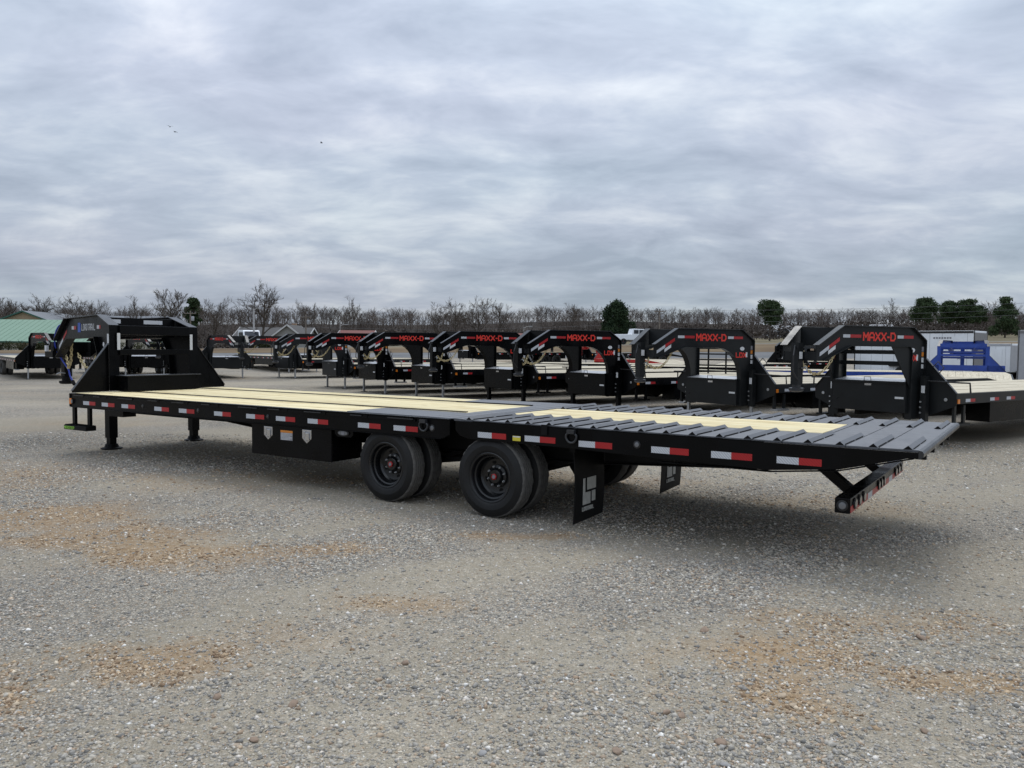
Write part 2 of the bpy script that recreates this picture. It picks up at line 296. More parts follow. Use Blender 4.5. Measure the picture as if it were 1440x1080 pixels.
# ------------------------------------------------------------------ mesh helpers
class MB:
    def __init__(s, tf=None): s.v = []; s.f = []; s.mi = []; s.tf = tf; s.cur = 0
    def add(s, vs, fs):
        o = len(s.v)
        if s.tf: vs = [s.tf(*p) for p in vs]
        s.v += [tuple(p) for p in vs]
        for f in fs: s.f.append(tuple(i + o for i in f)); s.mi.append(s.cur)
        return s
    def box(s, x0, x1, y0, y1, z0, z1):
        x0, x1 = min(x0, x1), max(x0, x1); y0, y1 = min(y0, y1), max(y0, y1); z0, z1 = min(z0, z1), max(z0, z1)
        return s.add([(x0, y0, z0), (x1, y0, z0), (x1, y1, z0), (x0, y1, z0), (x0, y0, z1), (x1, y0, z1), (x1, y1, z1), (x0, y1, z1)],
                     [(0, 3, 2, 1), (4, 5, 6, 7), (0, 1, 5, 4), (1, 2, 6, 5), (2, 3, 7, 6), (3, 0, 4, 7)])
    def bar(s, a, b, w, h, up=(0, 0, 1)):
        a = Vector(a); b = Vector(b); d = (b - a).normalized(); upv = Vector(up)
        if abs(d.dot(upv)) > 0.98: upv = Vector((1, 0, 0))
        r = d.cross(upv).normalized(); u = r.cross(d)
        vs = []
        for p in (a, b):
            for sx, sy in ((-1, -1), (1, -1), (1, 1), (-1, 1)): vs.append(tuple(p + r * sx * w / 2 + u * sy * h / 2))
        return s.add(vs, [(0, 3, 2, 1), (4, 5, 6, 7), (0, 1, 5, 4), (1, 2, 6, 5), (2, 3, 7, 6), (3, 0, 4, 7)])
    def prism(s, pts, fn, t0, t1):
        n = len(pts); vs = [fn(p, t0) for p in pts] + [fn(p, t1) for p in pts]
        fs = [tuple(range(n - 1, -1, -1)), tuple(range(n, 2 * n))] + [(i, (i + 1) % n, (i + 1) % n + n, i + n) for i in range(n)]
        return s.add(vs, fs)
    def tube(s, path, r, n=8, caps=True):
        path = [Vector(p) for p in path]; m = len(path); rr = r if isinstance(r, (list, tuple)) else [r] * m
        vs = []; prev = None
        for i, p in enumerate(path):
            d = (path[min(i + 1, m - 1)] - path[max(i - 1, 0)]).normalized()
            if prev is None:
                up = Vector((0, 0, 1)) if abs(d.z) < 0.9 else Vector((1, 0, 0)); u = d.cross(up).normalized()
            else:
                u = (prev - d * prev.dot(d)).normalized()
            prev = u; w = d.cross(u)
            for k in range(n):
                t = 2 * math.pi * k / n; vs.append(tuple(p + (u * math.cos(t) + w * math.sin(t)) * rr[i]))
        fs = []
        for i in range(m - 1):
            for k in range(n): a = i * n + k; b = i * n + (k + 1) % n; fs.append((a, b, b + n, a + n))
        if caps: fs.append(tuple(range(n - 1, -1, -1))); fs.append(tuple((m - 1) * n + k for k in range(n)))
        return s.add(vs, fs)
    def lathe(s, prof, c, n=32, axis='y', closed=False, alt=None):
        vs = []
        for i, (r, h) in enumerate(prof):
            for k in range(n):
                t = 2 * math.pi * k / n; q = r - (alt[i] if alt and (k // 2) % 2 else 0)
                a, b = q * math.cos(t), q * math.sin(t)
                if axis == 'y': vs.append((c[0] + a, c[1] + h, c[2] + b))
                elif axis == 'x': vs.append((c[0] + h, c[1] + a, c[2] + b))
                else: vs.append((c[0] + a, c[1] + b, c[2] + h))
        m = len(prof); fs = []
        for i in range(m if closed else m - 1):
            j = (i + 1) % m
            for k in range(n): fs.append((i * n + k, i * n + (k + 1) % n, j * n + (k + 1) % n, j * n + k))
        if not closed:
            if prof[0][0] > 1e-4: fs.append(tuple(range(n - 1, -1, -1)))
            if prof[-1][0] > 1e-4: fs.append(tuple((m - 1) * n + k for k in range(n)))
        return s.add(vs, fs)
    def mesh(s, name, mats, smooth=None):
        me = bpy.data.meshes.new(name); me.from_pydata(s.v, [], s.f); me.update()
        for x in (mats if isinstance(mats, (list, tuple)) else [mats]): me.materials.append(M[x])
        if any(s.mi): me.polygons.foreach_set('material_index', s.mi)
        if smooth is not None:
            me.shade_smooth(); me.set_sharp_from_angle(angle=R(smooth))
        return me
def link(name, me, parent=None, loc=(0, 0, 0), rot=(0, 0, 0), bevel=0.0):
    o = bpy.data.objects.new(name, me); col.objects.link(o); o.location = loc; o.rotation_euler = rot
    if parent: o.parent = parent
    if bevel:
        b = o.modifiers.new('bevel', 'BEVEL'); b.width = bevel; b.segments = 2; b.limit_method = 'ANGLE'; b.angle_limit = R(40)
    return o
def build(mb, name, mats, parent=None, smooth=None, bevel=0.0, **kw):
    return link(name, mb.mesh(name, mats, smooth), parent, bevel=bevel, **kw)
def tag(o, label=None, cat=None, group=None, kind=None):
    if label: o['label'] = label
    if cat: o['category'] = cat
    if group: o['group'] = group
    if kind: o['kind'] = kind
    return o
def empty(name, loc, rz=0, tilt=0.0):
    o = bpy.data.objects.new(name, None); col.objects.link(o); o.location = loc; o.rotation_euler = (0, tilt, rz); o.empty_display_size = 0.3; return o

GLY = {'M': [[(0, 0), (0, 1), (.5, .42), (1, 1), (1, 0)]], 'A': [[(0, 0), (0, .72), (.28, 1), (.72, 1), (1, .72), (1, 0)], [(0, .38), (1, .38)]],
       'X': [[(0, 0), (1, 1)], [(0, 1), (1, 0)]], 'D': [[(0, 0), (0, 1), (.7, 1), (1, .7), (1, .3), (.7, 0), (0, 0)]],
       'L': [[(0, 1), (0, 0), (1, 0)]], 'O': [[(0, .2), (0, .8), (.2, 1), (.8, 1), (1, .8), (1, .2), (.8, 0), (.2, 0), (0, .2)]],
       'T': [[(0, 1), (1, 1)], [(.5, 1), (.5, 0)]], 'R': [[(0, 0), (0, 1), (.8, 1), (1, .85), (1, .6), (.8, .45), (0, .45)], [(.5, .45), (1, 0)]],
       'I': [[(.5, 0), (.5, 1)]], 'S': [[(1, .85), (.85, 1), (.15, 1), (0, .85), (0, .62), (1, .4), (1, .15), (.85, 0), (.15, 0), (0, .15)]],
       'E': [[(1, 1), (0, 1), (0, 0), (1, 0)], [(0, .5), (.8, .5)]], 'P': [[(0, 0), (0, 1), (.85, 1), (1, .85), (1, .6), (.85, .45), (0, .45)]],
       '-': [[(.15, .45), (.85, .45)]], '1': [[(.5, 0), (.5, 1)]]}
def lettering(mb, text, fn, h, lw=0.75, gap=0.35, sw=0.2, t=0.002, narrow='I1-'):
    """fn(a, b, c): a along the line, b up, c out of the surface"""
    a = 0.0; k = 0
    for ch in text:
        w = lw * h * (0.45 if ch in narrow else 1.0)
        for st in GLY.get(ch, []):
            for (p, q) in zip(st[:-1], st[1:]):
                P = Vector((a + p[0] * w, p[1] * h)); Q = Vector((a + q[0] * w, q[1] * h)); d = (Q - P).normalized(); n = Vector((-d.y, d.x)) * sw * h / 2
                P2 = P - d * sw * h / 2 * .9; Q2 = Q + d * sw * h / 2 * .9
                tt = t + (k % 7) * 0.00025; k += 1
                mb.add([fn(x.x, x.y, c) for c in (0.0005, tt) for x in (P2 - n, Q2 - n, Q2 + n, P2 + n)],
                       [(4, 5, 6, 7), (0, 1, 5, 4), (1, 2, 6, 5), (2, 3, 7, 6), (3, 0, 4, 7)])
        a += w + gap * h
    return a - gap * h

def ngon(c, rx, rz, n, k=0):
    return [(c[0] + rx * math.cos(2 * math.pi * (i + k) / n), c[1] + rz * math.sin(2 * math.pi * (i + k) / n)) for i in range(n)]

# ------------------------------------------------------------------ terrain
def sstep(a, b, x): t = np.clip((x - a) / (b - a), 0, 1); return t * t * (3 - 2 * t)
def height(X, Y):
    X = np.asarray(X, float); Y = np.asarray(Y, float)
    A = np.clip(1.66 + 0.0184 * X, -0.3, 3.4)
    h = sstep(42, 88, Y) * A
    h = h + np.clip(Y - 90, 0, 120) * np.clip(0.008 + 0.00016 * X, 0.0, 0.028)
    crest = 10.4 + 0.010 * np.clip(X, -60, 200) + 0.8 * np.sin(X * 0.021 + 1.0) + 0.5 * np.sin(X * 0.053)
    t = sstep(190, 320, Y); h = h * (1 - t) + t * np.maximum(crest, h * 0.9)
    return h
def H(x, y): return float(height(x, y))
def sheet(name, xs, ys, dz, mat, kind='structure', edge=None):
    XX, YY = np.meshgrid(xs, ys); Z = height(XX, YY) + (dz(XX, YY) if callable(dz) else dz)
    if edge is not None: XX, YY, Z = edge(XX, YY, Z)
    vs = np.stack([XX, YY, Z], -1).reshape(-1, 3); nx, ny = len(xs), len(ys)
    i = np.arange(nx * ny).reshape(ny, nx)
    fs = np.stack([i[:-1, :-1], i[:-1, 1:], i[1:, 1:], i[1:, :-1]], -1).reshape(-1, 4)
    me = bpy.data.meshes.new(name); me.from_pydata(vs.tolist(), [], fs.tolist()); me.materials.append(M[mat]); me.shade_smooth()
    o = link(name, me); o['kind'] = kind; return o
xs_far = np.concatenate([np.linspace(-900, -240, 12), np.linspace(-220, 220, 56), np.linspace(240, 900, 12)])
ys_all = np.concatenate([np.linspace(-60, 40, 6), np.linspace(44, 130, 44), np.linspace(136, 340, 36), np.linspace(380, 1500, 8)])
sheet('ground', xs_far, ys_all, lambda X, Y: np.where(Y < 66, -0.05, 0.0), 'field')
_rs = np.random.RandomState(11); _tab = _rs.rand(256, 256)
def vnoise(x, y):
    xi = np.floor(x).astype(int); yi = np.floor(y).astype(int); fx = x - xi; fy = y - yi; fx = fx * fx * (3 - 2 * fx); fy = fy * fy * (3 - 2 * fy)
    g = lambda i, j: _tab[i % 256, j % 256]
    return (g(xi, yi) * (1 - fx) + g(xi + 1, yi) * fx) * (1 - fy) + (g(xi, yi + 1) * (1 - fx) + g(xi + 1, yi + 1) * fx) * fy
def fbm(x, y, oct=5, ro=0.55):
    t = 0; a = 1.0; s = 0
    for k in range(oct): t = t + a * vnoise(x * 2 ** k + 17.3 * k, y * 2 ** k + 5.1 * k); s += a; a *= ro
    return t / s
def lot_masks(X, Y):
    w = fbm(X * 1.9 + 40, Y * 1.9 + 9, 6, 0.66); clay = np.zeros_like(X)
    for (x, y, rx, ry, st) in PATCHES:
        d = np.hypot((X - x) / rx, (Y - y) / ry) + (w - 0.5) * 2.8
        clay = np.maximum(clay, st * sstep(1.70, 0.50, d))
    clay = np.maximum(clay, 0.4 * sstep(0.60, 0.76, fbm(X * 0.3 + 3, Y * 0.42 + 60, 6, 0.62)))
    a = R(-34); u = X * math.cos(a) - Y * math.sin(a); v = X * math.sin(a) + Y * math.cos(a)
    dust = 0.85 * sstep(0.44, 0.62, fbm(u * 0.22 + 100, v * 0.75 + 31, 6, 0.6))
    dust = np.maximum(dust, 0.9 * sstep(0.9, 0.2, np.abs(v - 4.6 - 0.25 * np.sin(u * 0.5)) / 1.0) * sstep(0.35, 0.6, fbm(u * 0.5 + 7, v * 1.5, 5)))
    coarse = sstep(0.42, 0.60, fbm(X * 0.8 + 70, Y * 0.8 + 22, 5, 0.6))
    tone = np.clip(fbm(X * 0.25 + 15, Y * 0.25 + 83, 5, 0.6) * 2.2 - 0.6, 0, 1)
    return clay, dust, coarse, tone
def gravel_lot():
    xs = np.concatenate([np.linspace(-120, -30, 13), np.linspace(-27, -9, 31), np.arange(-8.6, 8.61, 0.10), np.linspace(9, 27, 31), np.linspace(30, 120, 13)])
    ys = np.concatenate([np.linspace(-50, 0, 6), np.arange(2.0, 12.01, 0.10), np.arange(12.3, 30, 0.4), np.linspace(30.5, 63, 30)])
    o = sheet('gravel_lot', xs, ys, 0.0, 'gravel'); XX, YY = np.meshgrid(xs, ys)
    for n, arr in zip(('clay', 'dust', 'coarse', 'tone'), lot_masks(XX, YY)):
        at = o.data.attributes.new(n, 'FLOAT', 'POINT'); at.data.foreach_set('value', arr.ravel().astype(np.float32))
gravel_lot()
sheet('parking_strip', np.linspace(-140, 140, 41), np.linspace(63, 70, 5), 0.006, 'asphalt')
sheet('grass_verge', np.linspace(-160, 160, 61), np.linspace(70, 86, 12), 0.02, 'dry_grass')
sheet('road', np.linspace(-240, 240, 71), np.linspace(86, 93, 6), 0.03, 'road_grey')
sheet('hills', np.concatenate([np.linspace(-900, -300, 10), np.linspace(-280, 280, 50), np.linspace(300, 900, 10)]), np.concatenate([np.linspace(170, 345, 30), np.linspace(380, 1490, 7)]), 0.06, 'hill')

# ------------------------------------------------------------------ shared trailer pieces
def stroke_path(mb, pts, fn, width, thick):
    """flange plate following a polyline of (s, z) points; fn(s, z, w) -> point"""
    for (a, b) in zip(pts[:-1], pts[1:]):
        d = Vector((b[0] - a[0], b[1] - a[1])); d.normalize(); n = Vector((-d.y, d.x)) * thick
        a2 = (a[0] - d.x * 0.004, a[1] - d.y * 0.004); b2 = (b[0] + d.x * 0.004, b[1] + d.y * 0.004)
        q = [a2, b2, (b2[0] + n.x, b2[1] + n.y), (a2[0] + n.x, a2[1] + n.y)]
        mb.prism(q, lambda p, w: fn(p[0], p[1], w), -width / 2, width / 2)
def chain(mb, pts, link_len=0.045, wire=0.006):
    pts = [Vector(p) for p in pts]
    dense = []
    for a, b in zip(pts[:-1], pts[1:]):
        k = max(1, int((b - a).length / (link_len * 0.72)))
        dense += [a.lerp(b, i / k) for i in range(k)]
    dense.append(pts[-1])
    for i, (a, b) in enumerate(zip(dense[:-1], dense[1:])):
        d = (b - a).normalized(); up = Vector((0.3, 0.2, 1)).normalized(); s = d.cross(up).normalized(); u = s.cross(d)
        w = s if i % 2 else u; c = (a + b) / 2; loop = []
        for k in range(9):
            t = 2 * math.pi * k / 8; loop.append(c + d * math.cos(t) * link_len * 0.62 + w * math.sin(t) * link_len * 0.33)
        mb.tube(loop, wire, 4, False)
def sag(a, b, drop, n=14):
    a = Vector(a); b = Vector(b); return [a.lerp(b, i / n) + Vector((0, 0, -4 * drop * (i / n) * (1 - i / n))) for i in range(n + 1)]
def dring(mb, x, y, z, s):
    """half-moon tie-down ring hanging from a bent strap on the face at y, s=-1 faces -y"""
    mb.box(x - 0.036, x + 0.036, y, y + s * 0.045, z + 0.018, z + 0.052)
    pts = [(x + 0.052 * math.sin(t), y + s * 0.024, z - 0.005 - 0.055 * math.cos(t) * (1 if abs(t) < 1.6 else 0.55)) for t in np.linspace(-2.3, 2.3, 15)]
    mb.tube(pts, 0.010, 6)

TYRE_R = 0.375
def tyre_mb(n=96, w=0.215, Rr=TYRE_R, detail=True):
    mb = MB(); s = Rr / 0.375
    side = [(0.222, 0.034), (0.236, 0.014), (0.262, 0.004), (0.300, 0.0), (0.304, 0.003), (0.335, 0.006), (0.340, 0.011), (0.362, 0.020)]
    sd = [(r * s, h) for r, h in side]; sm = [(r, w - h) for r, h in reversed(sd)]
    if detail:
        tr = [(0.366, 0.021, 0.011), (0.3735, 0.028, 0.008), (0.375, 0.040, 0)]
        for g in (0.062, 0.092, 0.123, 0.153):
            tr += [(0.3755, g - 0.006, 0), (0.362, g - 0.005, 0), (0.362, g + 0.005, 0), (0.3755, g + 0.006, 0)]
        tr += [(0.375, w - 0.040, 0), (0.3735, w - 0.028, 0.008), (0.366, w - 0.021, 0.011)]
    else:
        tr = [(0.370, 0.024, 0), (0.375, 0.04, 0), (0.375, w - 0.04, 0), (0.370, w - 0.024, 0)]
    mb.cur = 0; mb.lathe_open(sd, n); mb.lathe_open(sm, n)
    mb.cur = 1; t3 = [(sd[-1][0], sd[-1][1], 0)] + [(r * s, h, a) for r, h, a in tr] + [(sm[0][0], sm[0][1], 0)]
    mb.lathe_open([(r, h) for r, h, _ in t3], n, [a for _, _, a in t3])
    return mb
def _lathe_open(s, prof, n, alt=None):
    vs = []
    for i, (r, h) in enumerate(prof):
        for k in range(n):
            t = 2 * math.pi * k / n; q = r - (alt[i] if alt and (k // 2) % 2 else 0); vs.append((q * math.cos(t), h, q * math.sin(t)))
    fs = []
    for i in range(len(prof) - 1):
        for k in range(n): fs.append((i * n + k, i * n + (k + 1) % n, (i + 1) * n + (k + 1) % n, (i + 1) * n + k))
    return s.add(vs, fs)
MB.lathe_open = _lathe_open
ME = {}
def cached(key, fn):
    if key not in ME: ME[key] = fn()
    return ME[key]
def rim_mesh(deep):
    mb = MB()
    if deep: pr = [(0.232, 0.030), (0.236, 0.014), (0.230, 0.010), (0.216, 0.014), (0.206, 0.030), (0.203, 0.055), (0.190, 0.062), (0.184, 0.075), (0.180, 0.125), (0.165, 0.142), (0.13, 0.150), (0.0, 0.150)]
    else: pr = [(0.232, 0.030), (0.236, 0.014), (0.226, 0.012), (0.205, 0.03), (0.19, 0.10), (0.15, 0.11), (0.0, 0.11)]
    mb.lathe_open(pr, 48); return mb.mesh('wheel', 'rim', 35)
def hub_mesh():
    mb = MB(); mb.lathe([(0.105, 0.150), (0.105, 0.136), (0.080, 0.128), (0.070, 0.100), (0.060, 0.092), (0.0, 0.092)], (0, 0, 0), 28); return mb.mesh('hub', 'rim', 35)
def cap_mesh():
    mb = MB(); mb.lathe([(0.031, 0.094), (0.031, 0.080), (0.024, 0.077), (0.022, 0.084), (0.0, 0.084)], (0, 0, 0), 6); return mb.mesh('hub_cap', 'red_paint')
def plug_mesh():
    mb = MB(); mb.lathe([(0.020, 0.085), (0.018, 0.077), (0.0, 0.076)], (0, 0, 0), 12); return mb.mesh('cap_plug', 'sticker_grey', 35)
def nuts_mesh():
    mb = MB()
    for k in range(8):
        t = 2 * math.pi * (k + 0.5) / 8; c = (0.093 * math.cos(t), 0, 0.093 * math.sin(t))
        mb.lathe([(0.012, 0.137), (0.012, 0.120), (0.008, 0.116), (0.006, 0.108), (0.0, 0.107)], c, 8)
    me = mb.mesh('lug_nuts', 'galv'); return me
def hole_mesh():
    mb = MB(); mb.lathe([(0.026, 0.1495), (0.024, 0.1465), (0.0, 0.1465)], (0.142, 0, 0), 14); return mb.mesh('hand_hole', 'black_flat')
def put_wheel(parent, x, y, z, face, outer, detail=True, spin=0.0):
    """face=-1: outer face looks to -y"""
    rot = (0, spin, 0) if face < 0 else (0, spin, math.pi)
    w = link('wheel', cached(('rim', outer), lambda: rim_mesh(outer)), parent, (x, y, z), rot)
    link('tyre', cached(('tyre', detail), lambda: tyre_mb(96 if detail else 40, detail=detail).mesh('tyre', ['tyre', 'tread'], 40)), w)
    if outer:
        link('hub', cached('hub', hub_mesh), w); link('hub_cap', cached('cap', cap_mesh), w)
        if detail:
            link('cap_plug', cached('plug', plug_mesh), w); tag(link('lug_nuts', cached('nuts', nuts_mesh), w), kind='stuff'); [link('hand_hole', cached('hole', hole_mesh), w, rot=(0, k * math.pi / 2 + 0.4, 0)) for k in range(4)]
    return w

# ------------------------------------------------------------------ the long gooseneck trailer in front
def big_trailer():
    T = empty('gooseneck_trailer', (2.7529, 5.3433, 0.0), R(-33.85), -0.00484)
    tag(T, 'long black flatbed gooseneck trailer with yellow pine deck and cleated dovetail, alone in front', 'trailer', 'gooseneck trailers on the lot')
    XF, XK = -10.94, -4.03
    DZ = 0.920
    # --- side rails: channel web, top lip, bottom lip
    for s, y0 in ((-1, 0.0), (1, 2.59)):
        k = lambda d: y0 - s * d          # d metres inwards
        mb = MB()
        mb.prism([(XF, 0.722), (XK - 0.09, 0.722), (XK, 0.765), (XK, 0.905), (XF, 0.905)], lambda p, t: (p[0], t, p[1]), k(0.012), k(0.045))
        mb.box(XF, XK - 0.10, k(0.0), k(0.06), 0.716, 0.7215)
        mb.box(XF, XK, k(-0.004), k(0.055), 0.9055, 0.9165)
        build(mb, 'side_rail', 'black', T, bevel=0.002)
        # rub strip with its stake-pocket spacers just under the lip
        mb = MB(); mb.box(XF + 0.10, XK - 0.42, k(-0.002), k(0.009), 0.868, 0.897)
        x = XF + 0.3
        while x < XK - 0.5: mb.box(x, x + 0.055, k(-0.006), k(0.0115), 0.870, 0.9045); x += 0.61
        build(mb, 'rub_rail', 'black', T)
        x = XF + 0.12; j = 0
        while x < XK - 0.5:
            w_ = (0.26, 0.16, 0.34, 0.20)[j % 4]; mb = MB(); mb.box(x, x + w_, k(-0.016), k(-0.0025), 0.886, 0.896); build(mb, 'lip_glint', 'sheen_grey', T); x += (0.52, 0.61, 0.70)[j % 3]; j += 1  # lighter bars added to draw broken glints of sky along the lip
        # dovetail side plate
        prof = [(-3.955, 0.895), (-3.955, 0.815), (-3.90, 0.765), (-3.80, 0.742), (-2.75, 0.735), (-1.86, 0.712), (-1.02, 0.697), (-0.52, 0.745), (-0.07, 0.862), (-0.012, 0.866), (-0.012, 0.905), (-3.94, 0.905)]
        mb = MB(); mb.prism(prof, lambda p, t: (p[0], t, p[1]), k(0.004), k(0.032))
        build(mb, 'dovetail_side', 'black', T, bevel=0.002)
        mb = MB(); stroke_path(mb, [(-0.04, 0.864), (-0.52, 0.739), (-1.0, 0.690)], lambda a, b, w: (a, k(0.022) + w, b), 0.05, 0.006)
        mb.box(-1.9, -1.0, k(0.0), k(0.06), 0.684, 0.6895)
        mb.box(-3.75, -1.05, k(0.001), k(0.03), 0.9055, 0.9125)
        build(mb, 'dovetail_flange', 'black', T)
    # --- front beam and end cap
    mb = MB(); mb.box(XF - 0.03, XF - 0.001, 0.0, 2.59, 0.722, 0.9135); build(mb, 'front_beam', 'black', T, bevel=0.003)
    # --- main beams, cross members
    for y in (0.62, 1.89):
        mb = MB()
        mb.prism([(XF + 0.02, 0.63), (-8.2, 0.63), (-7.0, 0.53), (-2.9, 0.53), (-1.3, 0.62), (-0.6, 0.70), (-0.6, 0.87), (XF + 0.02, 0.87)], lambda p, t: (p[0], t, p[1]), y + 0.03, y + 0.05)
        stroke_path(mb, [(-0.62, 0.695), (-1.3, 0.615), (-2.9, 0.523), (-7.0, 0.523), (-8.2, 0.622), (XF + 0.02, 0.622)], lambda a, b, w: (a, y + 0.04 + w, b), 0.13, 0.008)
        build(mb, 'main_beam', 'underframe', T)
    x = XF + 0.25
    while x < -0.5:
        mb = MB(); mb.box(x, x + 0.05, 0.06, 2.53, 0.79, 0.876); build(mb, 'cross_member', 'underframe', T); x += 0.41
    # --- planks: three bays split by the steel strips over the main beams
    rng = random.Random(4)
    def plank(x0, x1, y0, y1):
        dz = rng.uniform(-0.0025, 0.0025); mb = MB(); L = x1 - x0; mb.box(-L / 2, L / 2, -(y1 - y0) / 2, (y1 - y0) / 2, -0.038, 0)
        build(mb, 'plank', 'wood', T, bevel=0.003, loc=((x0 + x1) / 2, (y0 + y1) / 2, DZ - 0.002 + dz), rot=(rng.uniform(-.004, .004), 0, 0))
    def bay(x0, x1, y0, y1, n):
        w = (y1 - y0) / n
        for i in range(n): plank(x0 + rng.uniform(0, 0.004), x1 - rng.uniform(0, .004), y0 + i * w + 0.002, y0 + (i + 1) * w - 0.002)
    bay(XF + 0.01, -5.455, 0.060, 0.655, 3); bay(XF + 0.01, -4.31, 0.672, 1.925, 7); bay(XF + 0.01, -5.455, 1.942, 2.530, 3)
    for y in (0.6555, 1.9255):
        mb = MB(); mb.box(XF + 0.01, -4.315, y - 0.010, y + 0.026, DZ + 0.0045, DZ + 0.013); build(mb, 'deck_strip', 'black_flat', T)
    # --- steel plates over the wheels and across the hinge
    for y0, y1 in ((0.060, 0.655), (1.942, 2.530)):
        mb = MB(); mb.box(-5.45, -4.315, y0, y1, 0.900, DZ + 0.002); build(mb, 'wheel_plate', 'deck_steel', T, bevel=0.002)
    for x0, x1, z in ((-4.307, -4.172, 0.922), (-4.166, -4.035, 0.921), (-4.005, -3.90, 0.922)):
        mb = MB(); mb.box(x0, x1, 0.05, 2.54, 0.898, z); build(mb, 'hinge_plate', 'deck_steel', T, bevel=0.003)
    mb = MB(); mb.tube([(-4.02, 0.05, 0.898), (-4.02, 2.54, 0.898)], 0.018, 10); build(mb, 'hinge_pipe', 'black', T, 40)
    # --- dovetail: plates between cleats
    xs = [-3.817 + i * 0.2199 for i in range(18)]
    RW, RH = 0.032, 0.026
    def tread_mesh(w, L):
        mb = MB(); mb.box(-L / 2, L / 2, -w / 2, w / 2, -0.012, 0); return mb.mesh('tread_plate', 'deck_steel')
    def cleat_mesh(w):
        mb = MB()
        mb.cur = 0; v = [(-RW, -w / 2, 0), (0, -w / 2, RH), (RW * 0.9, -w / 2, 0), (-RW, w / 2, 0), (0, w / 2, RH), (RW * 0.9, w / 2, 0)]
        mb.add(v, [(0, 1, 4, 3), (1, 2, 5, 4), (0, 3, 5, 2)])
        mb.cur = 1; mb.add([(a * 0.94, b * 1.0, c * 0.96 + 0.0002) for a, b, c in v], [(0, 2, 1), (3, 4, 5)])
        for a, b in ((-0.46, -0.03), (0.03, 0.40)): mb.box(RW * 0.9, RW * 0.9 + 0.002, a * w, b * w, 0.0005, 0.0075)  # black strips painted in for the shaded slit at the cleat's foot
        return mb.mesh('cleat', ['deck_steel', 'black_flat'])
    WN = 0.765
    for (y0, y1) in ((0.035, 0.80), (1.79, 2.555)):
        w = y1 - y0; yc = (y0 + y1) / 2
        tm = cached(('tread', 1), lambda: tread_mesh(w, 0.2199 - 0.012)); cm = cached(('cleat', 1), lambda: cleat_mesh(w))
        for i, x in enumerate(xs):
            o = link('cleat', cm, T, (x, yc, DZ - 0.001))
            if i < 14:
                link('tread_plate', tm, T, (x + 0.034 + 0.006 + 0.104, yc, DZ - 0.002))
                mb_b = cached('bridge', lambda: MB().box(-0.007, 0.007, -0.03, 0.03, -0.01, 0.0).mesh('slot_bridge', 'deck_steel')); link('slot_bridge', mb_b, T, (x + 0.034, yc, DZ - 0.004))
        mb = MB(); mb.box(-3.895, xs[0] + 0.027, y0, y1, DZ - 0.014, DZ - 0.002); build(mb, 'tread_plate', 'deck_steel', T)
    # full-width tail plate in strips
    tl = [-0.775, -0.48, -0.262, -0.044, -0.012]
    for a, b in zip([-0.745, -0.479, -0.259], [-0.486, -0.266, -0.012]):
        mb = MB(); mb.box(a, b, 0.035, 2.555, DZ - 0.014, DZ - 0.0015); build(mb, 'tail_plate', 'deck_steel', T)
    mb = MB(); mb.box(-0.80, -0.752, 0.801, 1.789, DZ - 0.014, DZ); build(mb, 'tail_plate', 'deck_steel', T)
    for y in (0.50, 1.0, 1.6, 2.1):
        mb = MB(); mb.box(-0.75, -0.02, y, y + 0.05, 0.80, 0.9045); build(mb, 'tail_stringer', 'underframe', T)
    mb = MB(); prof = [(-0.011, DZ), (0.012, DZ - 0.004), (0.022, DZ - 0.020), (0.020, DZ - 0.045), (0.004, DZ - 0.056), (-0.011, DZ - 0.056)]
    mb.prism(prof, lambda p, t: (p[0], t, p[1]), 0.002, 2.588); build(mb, 'tail_lip', 'sheen_grey', T)
    bay(-3.89, -0.81, 0.806, 1.784, 5)
    # --- tape, lamps, rings on both sides
    tapes = [-10.61, -10.13, -9.64, -8.88, -8.35, -7.64, -7.04, -6.52, -6.00, -5.24, -4.745, -3.69, -3.17, -2.62, -1.95, -1.45, -0.95]
    tw = MB().box(0, 0.158, -0.0015, 0.0, 0, 0.052).mesh('tape', 'tape_white'); trd = MB().box(0.1582, 0.318, -0.0015, 0.0, 0, 0.052).mesh('tape', 'tape_red')
    for x in tapes:
        for y, rz in ((0.0, 0), (2.59, math.pi)):
            dx = x if rz == 0 else x + 0.318; off = 0.0115 if x < -4 else 0.0035
            yy = y + (off if rz == 0 else -off); z = 0.764 if x < -3 else 0.756
            link('tape', tw, T, (dx, yy, z), (0, 0, rz)); link('tape', trd, T, (dx, yy, z), (0, 0, rz))
    for y, s in ((0.0, -1), (2.59, 1)):
        for x in (-4.336, -2.684):
            mb = MB(); dring(mb, x, y + (0.010 if s < 0 else -0.010), 0.845, s); build(mb, 'tie_ring', 'sheen_grey', T, 40)
        for x, z, r, m in ((-4.246, 0.817, 0.026, 'lamp_clear'), (-2.077, 0.812, 0.024, 'lamp_clear'), (-9.14, 0.808, 0.018, 'lamp_dark'), (-7.952, 0.808, 0.020, 'lamp_dark'), (-6.657, 0.802, 0.018, 'lamp_dark')):
            o = 0.012 if x < -4 else 0.004
            mb = MB(); mb.lathe([(r + 0.008, 0.0), (r + 0.008, 0.004 * s), (r, 0.006 * s), (r * 0.9, 0.004 * s)], (x, y - s * o, z), 20); h = build(mb, 'marker_lamp', 'black_trim', T, 40)
            mb = MB(); mb.lathe([(r * 0.88, 0.003 * s), (r * 0.8, 0.008 * s), (r * 0.4, 0.010 * s), (0, 0.010 * s)], (x, y - s * o, z), 20); build(mb, 'lens', m, h, 40)
        mb = MB(); mb.box(XF - 0.002, XF + 0.05, y, y + s * 0.016, 0.762, 0.845); mk = build(mb, 'corner_lamp', 'amber', T, bevel=0.004)
